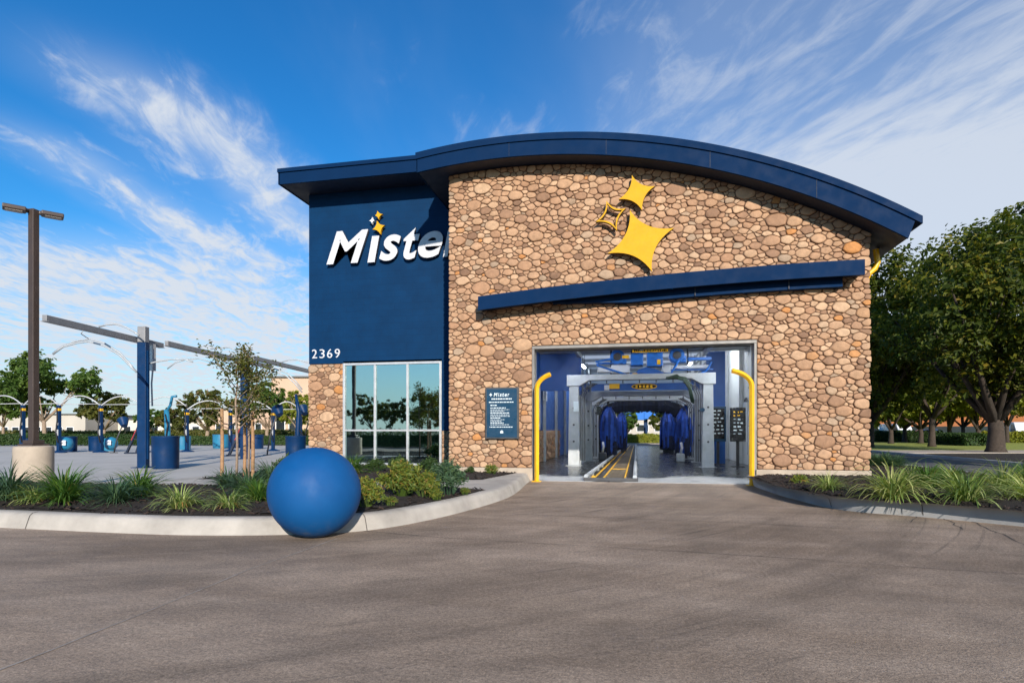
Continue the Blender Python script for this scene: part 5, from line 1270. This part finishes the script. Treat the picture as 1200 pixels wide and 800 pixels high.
def bush_mesh(name, n, r, h, ls, mat, seed, lance=.36):
    rnd = random.Random(seed); b = MB(); stems = []
    for i in range(34):
        a = rnd.uniform(0, 6.283); q = math.sqrt(rnd.random()); stems.append((Vector((.1*math.cos(a), .1*math.sin(a), .0)), Vector((r*q*math.cos(a), r*q*math.sin(a), h*(1-.55*q*q)*rnd.uniform(.75,1.1)))))
    for s, e in stems: b.tube([s, s.lerp(e,.5)+Vector((0,0,.05)), e], [.008,.006,.003], 4, .1)
    for i in range(n):
        s, e = rnd.choice(stems); f = rnd.uniform(.3, 1.05)**.7; p = s.lerp(e, f)+Vector((0,0,.05*math.sin(f*3.1)))+Vector((rnd.gauss(0,.03), rnd.gauss(0,.03), rnd.gauss(0,.03)))
        out = (e-s).normalized(); leaf(b, p, Vector((rnd.gauss(0,.8), rnd.gauss(0,.8), .6)), ls*rnd.uniform(.7,1.3), ls*lance, rnd, min(1, max(0, rnd.gauss(.42,.22)+(.3 if rnd.random() < .08 else 0))))
    return b.build(name, M[mat], origin=(0,0,0))
PROTO = {}
def plant(kind, px, py, label, sc_, rz, group, z=.22, dpt=None):
    if kind not in PROTO:
        PROTO[kind] = {'blue': lambda: clump_mesh('grass_clump', 340, .74, .020, .85, 'blade_blue', 1), 'green': lambda: clump_mesh('grass_clump', 420, .72, .021, .75, 'blade_green', 2),
          'green2': lambda: clump_mesh('grass_clump', 360, .66, .022, .8, 'blade_green', 12, dead=10), 'pale': lambda: clump_mesh('grass_clump', 210, .56, .018, .95, 'blade_pale', 3, dead=16), 'wide': lambda: clump_mesh('grass_clump', 280, .82, .021, 1.0, 'blade_pale', 24),
          'wide2': lambda: clump_mesh('grass_clump', 270, .8, .022, .9, 'blade_pale', 14), 'dark': lambda: clump_mesh('grass_clump', 320, .6, .024, .7, 'blade_blue', 5), 'bush': lambda: bush_mesh('leafy_shrub', 1500, .48, .66, .10, 'leaf_yellow', 6),
          'bluebush': lambda: bush_mesh('leafy_shrub', 1500, .36, .62, .095, 'blade_blue', 7, .22), 'sprout': lambda: bush_mesh('leafy_shrub', 260, .2, .24, .075, 'leaf_yellow', 8), 'dbush': lambda: bush_mesh('leafy_shrub', 1100, .42, .5, .09, 'leaf_hedge', 9)}[kind]()
        o = PROTO[kind]; o['_first'] = True
    sc_ *= .88
    o = PROTO[kind]; p = GP(px, py, z) if dpt is None else CP(px, dpt, z)
    if o.get('_first'):
        del o['_first']; o.location = p; o.rotation_euler = (0,0,rz); o.scale = (sc_,)*3; c = o
    else: c = copy_tree(o, p, rz, sc_)
    tag(c, label, 'shrub' if 'shrub' in c.name else 'grass plant', group); return c
GL, GR, GM = 'plants in the left curb bed', 'plants in the shaded right bed', 'plants along the building foot'
plant('blue', 10, 589, 'dark blue green grass clump at the left picture edge', 1.1, .3, GL)
plant('blue', -32, 588, 'dark grass clump just outside the left picture edge', 1.0, 2.0, GL)
plant('pale', 42, 590, 'small browned grass clump in front of the lamp base', .8, 1.0, GL)
plant('green', 76, 590, 'biggest bright green grass clump right of the lamp base', 1.1, 0, GL)
#plant('green2', 86, 594, 'low bright green clump at the foot of the biggest one', .72, .9, GL)
#plant('dark', 122, 577, 'small dark grass clump between the two bright green clumps', .8, .4, GL)
plant('blue', 136, 592, 'low dark clump with dry front blades left of second bright clump', .85, 1.9, GL)
plant('green2', 163, 584, 'second bright green grass clump in front of the thick blue post', 1.05, 2.2, GL)
plant('pale', 212, 597, 'pale striped grass clump with dry orange foot in front of drum', .98, .2, GL)
plant('pale', 268, 597, 'pale striped grass clump at the foot of the saplings', .82, 2.6, GL)
#plant('blue', 250, 592, 'blue green clump left of the stake of the wide sapling', .74, .9, GL)
plant('dark', 291, 582, 'dark clump around the stakes of the slim sapling', 1.1, 1.7, GL)
plant('green', 304, 588, 'low green clump between the saplings and the ball', .72, .6, GL)
plant('dark', 268, 573, 'dark clump behind the stake of the wide sapling', .95, 2.7, GL)
plant('blue', 318, 566, 'dark clump behind the saplings towards the far drum', .95, 1.0, GM)
plant('dbush', 338, 561, 'dark green shrub between the ball and the far drum', 1.1, 0, GM, dpt=13.6)
plant('dbush', 372, 560, 'dark green shrub hidden behind the top of the ball', 1.05, 1.3, GM, dpt=14.2)
plant('bush', 428, 594, 'narrow yellow green shrub touching the right side of the ball', .70, 1.2, GL)
plant('bush', 472, 583, 'large yellow green shrub in front of the window', .98, .4, GL)
plant('bush', 497, 583, 'orange tipped shrub at the right flank of the large yellow one', .70, 3.0, GL)
plant('bluebush', 524, 580, 'blue grey upright shrub in front of the window corner', 1.08, 0, GL)
plant('sprout', 545, 579, 'tiny yellow sprout in mulch right of the blue grey shrub', .5, 0, GL)
plant('sprout', 458, 592, 'tiny yellow sprout low in mulch under the large yellow shrub', .55, 1.0, GL)
plant('sprout', 512, 585, 'small yellow sprout at the foot of the orange tipped shrub', .7, 2.0, GL)
plant('green', 413, 562, 'green grass clump against the left window pane', .95, 1, GM, dpt=14.6)
for px, lb, k, s in ((440, 'dark shrub under the middle of the left pane', 'dbush', .8), (468, 'dark shrub under the middle pane behind the yellow shrub', 'dbush', .9), (503, 'dark shrub under the right pane behind the blue grey shrub', 'dbush', .85)): plant(k, px, 560, lb, s, px, GM, dpt=15.2)
plant('dbush', 551, 556, 'small dark shrub at the stone foot right of the window', .42, 1.0, GM, dpt=14.8)
plant('sprout', 576, 557, 'small yellow green sprout against the stone wall base', 1.0, .2, GM, dpt=14.7)
plant('sprout', 937, 569, 'small yellow green sprout at the right stone wall base', .95, .5, GR)
plant('wide2', 972, 577, 'medium spiky clump in front of the right stone corner', .68, .3, GR)
plant('wide', 1046, 586, 'large pale striped clump just right of the stone corner', 1.12, 1.0, GR)
plant('wide2', 1132, 590, 'second large pale striped clump in the right bed', 1.10, 2.4, GR)
plant('green', 1087, 574, 'green clump behind the gap of the two large pale clumps', .95, .6, GR)
plant('green2', 1112, 569, 'smaller green clump farther back in the right bed', .9, 1.6, GR)
plant('wide2', 1176, 578, 'loose arching clump behind the second large one at right', 1.05, 3.1, GR)
plant('wide', 1207, 589, 'pale clump cut by the right picture edge', .95, 2, GR)
plant('green', 1205, 570, 'green clump cut by the right picture edge farther back', .95, 1, GR)
plant('wide', 1068, 571, 'pale clump in the second row behind the large striped one', .8, 4.1, GR)
for i, (px, d) in enumerate(((1024, 17.2), (1032, 17.0), (1041, 16.8), (1050, 17.1), (1018, 18.2), (1036, 18.4))): plant('dark', px, 548, 'dark strap leaved clump in the back row beside the stone corner', 1.05, i, 'dark clumps beside the stone corner', dpt=d, z=.2)

# hedges
def hedge(p0, p1, wd, h, n, mat, label, seed, ls=.16, z0=.06):
    rnd = random.Random(seed); p0, p1 = Vector(p0), Vector(p1); d = (p1-p0); L = d.length; d.normalize(); q = Vector((-d.y, d.x, 0))
    b = MB()
    for i in range(n):
        f = rnd.random(); a = rnd.uniform(0, math.pi); hh = h*(1+.14*noise.noise((f*L*.5, seed, 0))+.08*noise.noise((f*L*2, seed, 3))); rr = rnd.uniform(.82, 1.04)
        c_, s_ = math.cos(a), math.sin(a); sg_ = lambda v: math.copysign(abs(v)**.6, v)
        p = p0+d*(f*L)+q*(sg_(c_)*wd*.5*rr)+Vector((0,0,z0+hh*max(.02, sg_(s_))*rr)) if rnd.random() < .75 else p0+d*(f*L)+q*(rnd.choice((-1,1))*wd*.5*rr)+Vector((0,0,z0+hh*rnd.random()*.8))
        leaf(b, p, q*c_+Vector((0,0,s_+.3))+Vector((rnd.gauss(0,.5), rnd.gauss(0,.5), rnd.gauss(0,.5))), ls*rnd.uniform(.7,1.3), ls*.6, rnd, min(1, max(0, rnd.gauss(.45,.22))))
    b.beam(p0+d*.6+Vector((0,0,z0+h*.36)), p1-d*.6+Vector((0,0,z0+h*.36)), wd*.7, h*.66, tint=.05)
    for e_, s_ in ((p0, -1), (p1, 1)):
        for _ in range(160): leaf(b, e_-d*s_*rnd.uniform(-.05,.75)+q*rnd.uniform(-.5,.5)*wd+Vector((0,0,z0+rnd.random()*h*.95)), d*s_+Vector((rnd.gauss(0,.5),rnd.gauss(0,.5),.3)), ls, ls*.6, rnd, min(1,max(0,rnd.gauss(.45,.22))))
    o = b.build('hedge', M[mat], origin=tuple(p0)); tag(o, label, 'hedge'); return o
cp = lambda px, d: tuple(CP(px, d))
hedge(cp(-40, 50), cp(78, 50.5), 1.5, .95, 7000, 'leaf_hedge', 'clipped hedge behind the vacuum posts at the far left', 1)
hedge(cp(84, 50.5), cp(200, 51), 1.5, .9, 7000, 'leaf_hedge', 'clipped hedge between halfway post and near drum', 2)
hedge(cp(204, 51), cp(368, 52), 1.5, .75, 7000, 'leaf_hedge', 'lower clipped hedge behind the saplings', 3)
hedge(cp(-40, 72), cp(190, 74), 2.5, 1.15, 6000, 'leaf_olive', 'yellowish shrub row along the far side of road', 4, .3)
hedge(cp(195, 74), cp(372, 76), 2.5, 1.3, 6000, 'leaf_olive', 'olive shrub row below the beige building', 5, .3)
hedge(cp(1026, 66), cp(1104, 62), 1.6, 1.15, 5000, 'leaf_hedge', 'long dark clipped hedge on the lawn right of the building', 6, .2, .1)
hedge(cp(1108, 50), cp(1146, 46), 1.8, .95, 3500, 'leaf_hedge', 'dark mounded hedge left of the massive trunk', 7, .2, .1)
hedge(cp(1150, 60), cp(1240, 56), 1.6, 1.1, 4000, 'leaf_gold', 'yellow green hedge behind the massive trunk', 8, .2, .1)
hedge((-46,-6.5,0), (-9,-8.5,0), 1.6, 1.35, 6000, 'leaf_hedge', 'hedge behind the camera mirrored low in the window panes', 10, .2, 0)
hedge(cp(700, 60), cp(800, 60), 1.6, .9, 4000, 'leaf_gold', 'yellow green hedge seen through the tunnel exit', 9, .2, 0)
p = CP(735, 66); make_tree('street_tree', 'small tree seen through the tunnel exit at left', (p.x,p.y,0), 4.2, 1.6, 3.0, 1.2, .1, 2500, .3, 141, 'leaf_mid', lobes=10, limbs=5)
p = CP(779, 63); make_tree('street_tree', 'dark tree seen through the tunnel exit at right', (p.x,p.y,0), 5.2, 1.8, 4.0, 1.2, .1, 2500, .3, 142, 'leaf_dark', lobes=10, limbs=5)

# ------------------------------------------------------------------ background buildings and vehicles
def block(name, px0, px1, d, h, depth, mat, label, wins=(), roof='roof_dark', rot=0.0, band=None, base=0):
    A, B = CP(px0, d), CP(px1, d+rot); t_ = thing(name, tuple((A+B)/2), label, 'building'); X = (B-A).normalized(); N = Vector((-X.y, X.x, 0)); L = (B-A).length
    b = MB(); c = (A+B)/2+N*depth/2; b.beam(A+N*depth/2+Vector((0,0,h/2)), B+N*depth/2+Vector((0,0,h/2)), depth, h); b.build('wall', M[mat], t_)
    b = MB(); b.beam(A-X*.2+N*depth/2+Vector((0,0,h+.12)), B+X*.2+N*depth/2+Vector((0,0,h+.12)), depth+.5, .24); b.build('roof', M[roof], t_)
    for f0, f1, z0, z1 in wins:
        b = MB(); b.beam(A+X*L*f0-N*.03+Vector((0,0,(z0+z1)/2)), A+X*L*f1-N*.03+Vector((0,0,(z0+z1)/2)), .08, z1-z0); w_ = b.build('window', M['white_paint'], t_)
        b = MB(); e = .1/L; b.beam(A+X*L*(f0+e)-N*.08+Vector((0,0,(z0+z1)/2)), A+X*L*(f1-e)-N*.08+Vector((0,0,(z0+z1)/2)), .03, z1-z0-.2); b.build('pane', M['dark_glass'], w_)
    if band:
        b = MB(); b.beam(A-N*.05+Vector((0,0,(band[0]+band[1])/2)), B-N*.05+Vector((0,0,(band[0]+band[1])/2)), .16, band[1]-band[0]); b.build('shopfront_band', M[band[2]], t_)
    return t_
block('low_building', -70, 100, 120, 4.4, 30, 'white_wall', 'long low white building behind the trees at far left', [(.42+.075*i, .47+.075*i, 1.0, 2.0) for i in range(7)]+[(.02+.08*i, .07+.08*i, 1.0, 2.2) for i in range(4)])
block('low_building', 104, 250, 130, 3.6, 30, 'cream_wall', 'low cream building behind the thick blue post', [(.06+.11*i, .12+.11*i, 1.0, 2.2) for i in range(8)])
block('beige_building', 318, 420, 90, 9.2, 30, 'beige_wall', 'tall plain beige building left of the blue wing', [(.05, .16, 1.2, 3.0), (.2, .31, 1.2, 3.0)])
block('low_building', 245, 322, 110, 5.2, 30, 'beige_wall', 'lower beige building beside the tall beige one', [(.1+.2*i, .2+.2*i, 1.0, 2.6) for i in range(4)])
block('orange_building', 1000, 1290, 112, 7.4, 30, 'orange_wall', 'long orange shop building behind the trees at right', [], band=(.3, 2.0, 'dark_glass'), rot=-14)
block('low_building', 690, 830, 130, 5.0, 20, 'white_wall', 'pale building seen small through the tunnel exit', [(.1+.15*i, .2+.15*i, 1.0, 2.6) for i in range(5)])
def vehicle(px, d, label, L, Wd, H, mat, van, rot, cat):
    p = CP(px, d); t_ = thing('parked_van' if van else 'parked_car', (p.x,p.y,0), label, cat, 'vehicles parked by the orange building')
    def place(o): return o
    mt = Matrix.Rotation(rot, 4, 'Z'); T = lambda x, y, z: tuple(Vector((p.x,p.y,0))+mt @ Vector((x,y,z)))
    def prof(poly, y0, y1, m, name, par=None, bev=.05):
        b = MB(); n = len(poly); vs = [T(x, y0, z) for x, z in poly]+[T(x, y1, z) for x, z in poly]; b.add(vs, [tuple(range(n)), tuple(reversed(range(n, 2*n)))]+[(i, i+n, (i+1)%n+n, (i+1)%n) for i in range(n)]); return b.build(name, M[m], par or t_, bev=bev)
    h2 = L/2
    if van: pf = [(-h2,.35),(h2,.35),(h2,1.0),(h2-.35,1.15),(h2-.95,H-.1),(h2-1.2,H),(-h2+.05,H),(-h2,H-.2)]; wn = [(h2-1.75,1.2),(h2-.55,1.2),(h2-1.05,H-.25),(h2-1.75,H-.25)]
    else: pf = [(-h2,.32),(h2,.32),(h2,.72),(h2-.9,.92),(h2-1.6,H-.05),(-h2+.9,H),(-h2+.2,.98),(-h2,.9)]; wn = [(-h2+.7,.98),(h2-1.1,.95),(h2-1.75,H-.12),(-h2+1.0,H-.1)]
    prof(pf, -Wd/2, Wd/2, mat, 'body')
    for s in (-1, 1): prof(wn, s*Wd/2+ (0 if s < 0 else .0)-.012, s*Wd/2+.012, 'dark_glass', 'window', bev=0)
    b = MB(); z0, z1 = (1.2, H-.3) if van else (.97, H-.12); xo = (h2-.45, h2-.93) if van else (h2-1.0, h2-1.55)
    b.add([T(xo[0]+.04,-Wd*.42,z0),T(xo[0]+.04,Wd*.42,z0),T(xo[1]+.04,Wd*.40,z1),T(xo[1]+.04,-Wd*.40,z1)], [(0,1,2,3)]); b.build('windscreen', M['dark_glass'], t_)
    for x in (-h2*.62, h2*.62):
        for s in (-1, 1):
            b = MB(); b.tube([T(x, s*(Wd/2-.2), .33), T(x, s*(Wd/2+.01), .33)], .33, 16); wl = b.build('wheel', M['black_rubber'], t_); b = MB(); b.tube([T(x, s*(Wd/2+.011), .33), T(x, s*(Wd/2+.02), .33)], .19, 12); b.build('rim', M['chrome'], wl)
    for s in (-.32, .32): b = MB(); b.beam(T(h2+.005, s*Wd, .75), T(h2+.02, s*Wd, .75), .3, .14); b.build('headlight', M['alu'], t_)
vehicle(1051, 84, 'white van parked before the orange building near the stone corner', 4.8, 1.9, 2.2, 'car_white', True, R(-80), 'van')
vehicle(1083, 86, 'blue car parked before the orange building behind the long hedge', 4.4, 1.8, 1.45, 'car_blue', False, R(170), 'car')
vehicle(1192, 74, 'white van parked at the right edge beyond the massive trunk', 5.0, 2.0, 2.3, 'car_white', True, R(-95), 'van')
vehicle(1026, 88, 'white van half hidden by the stone corner before orange building', 4.8, 1.9, 2.2, 'car_white', True, R(-70), 'van')
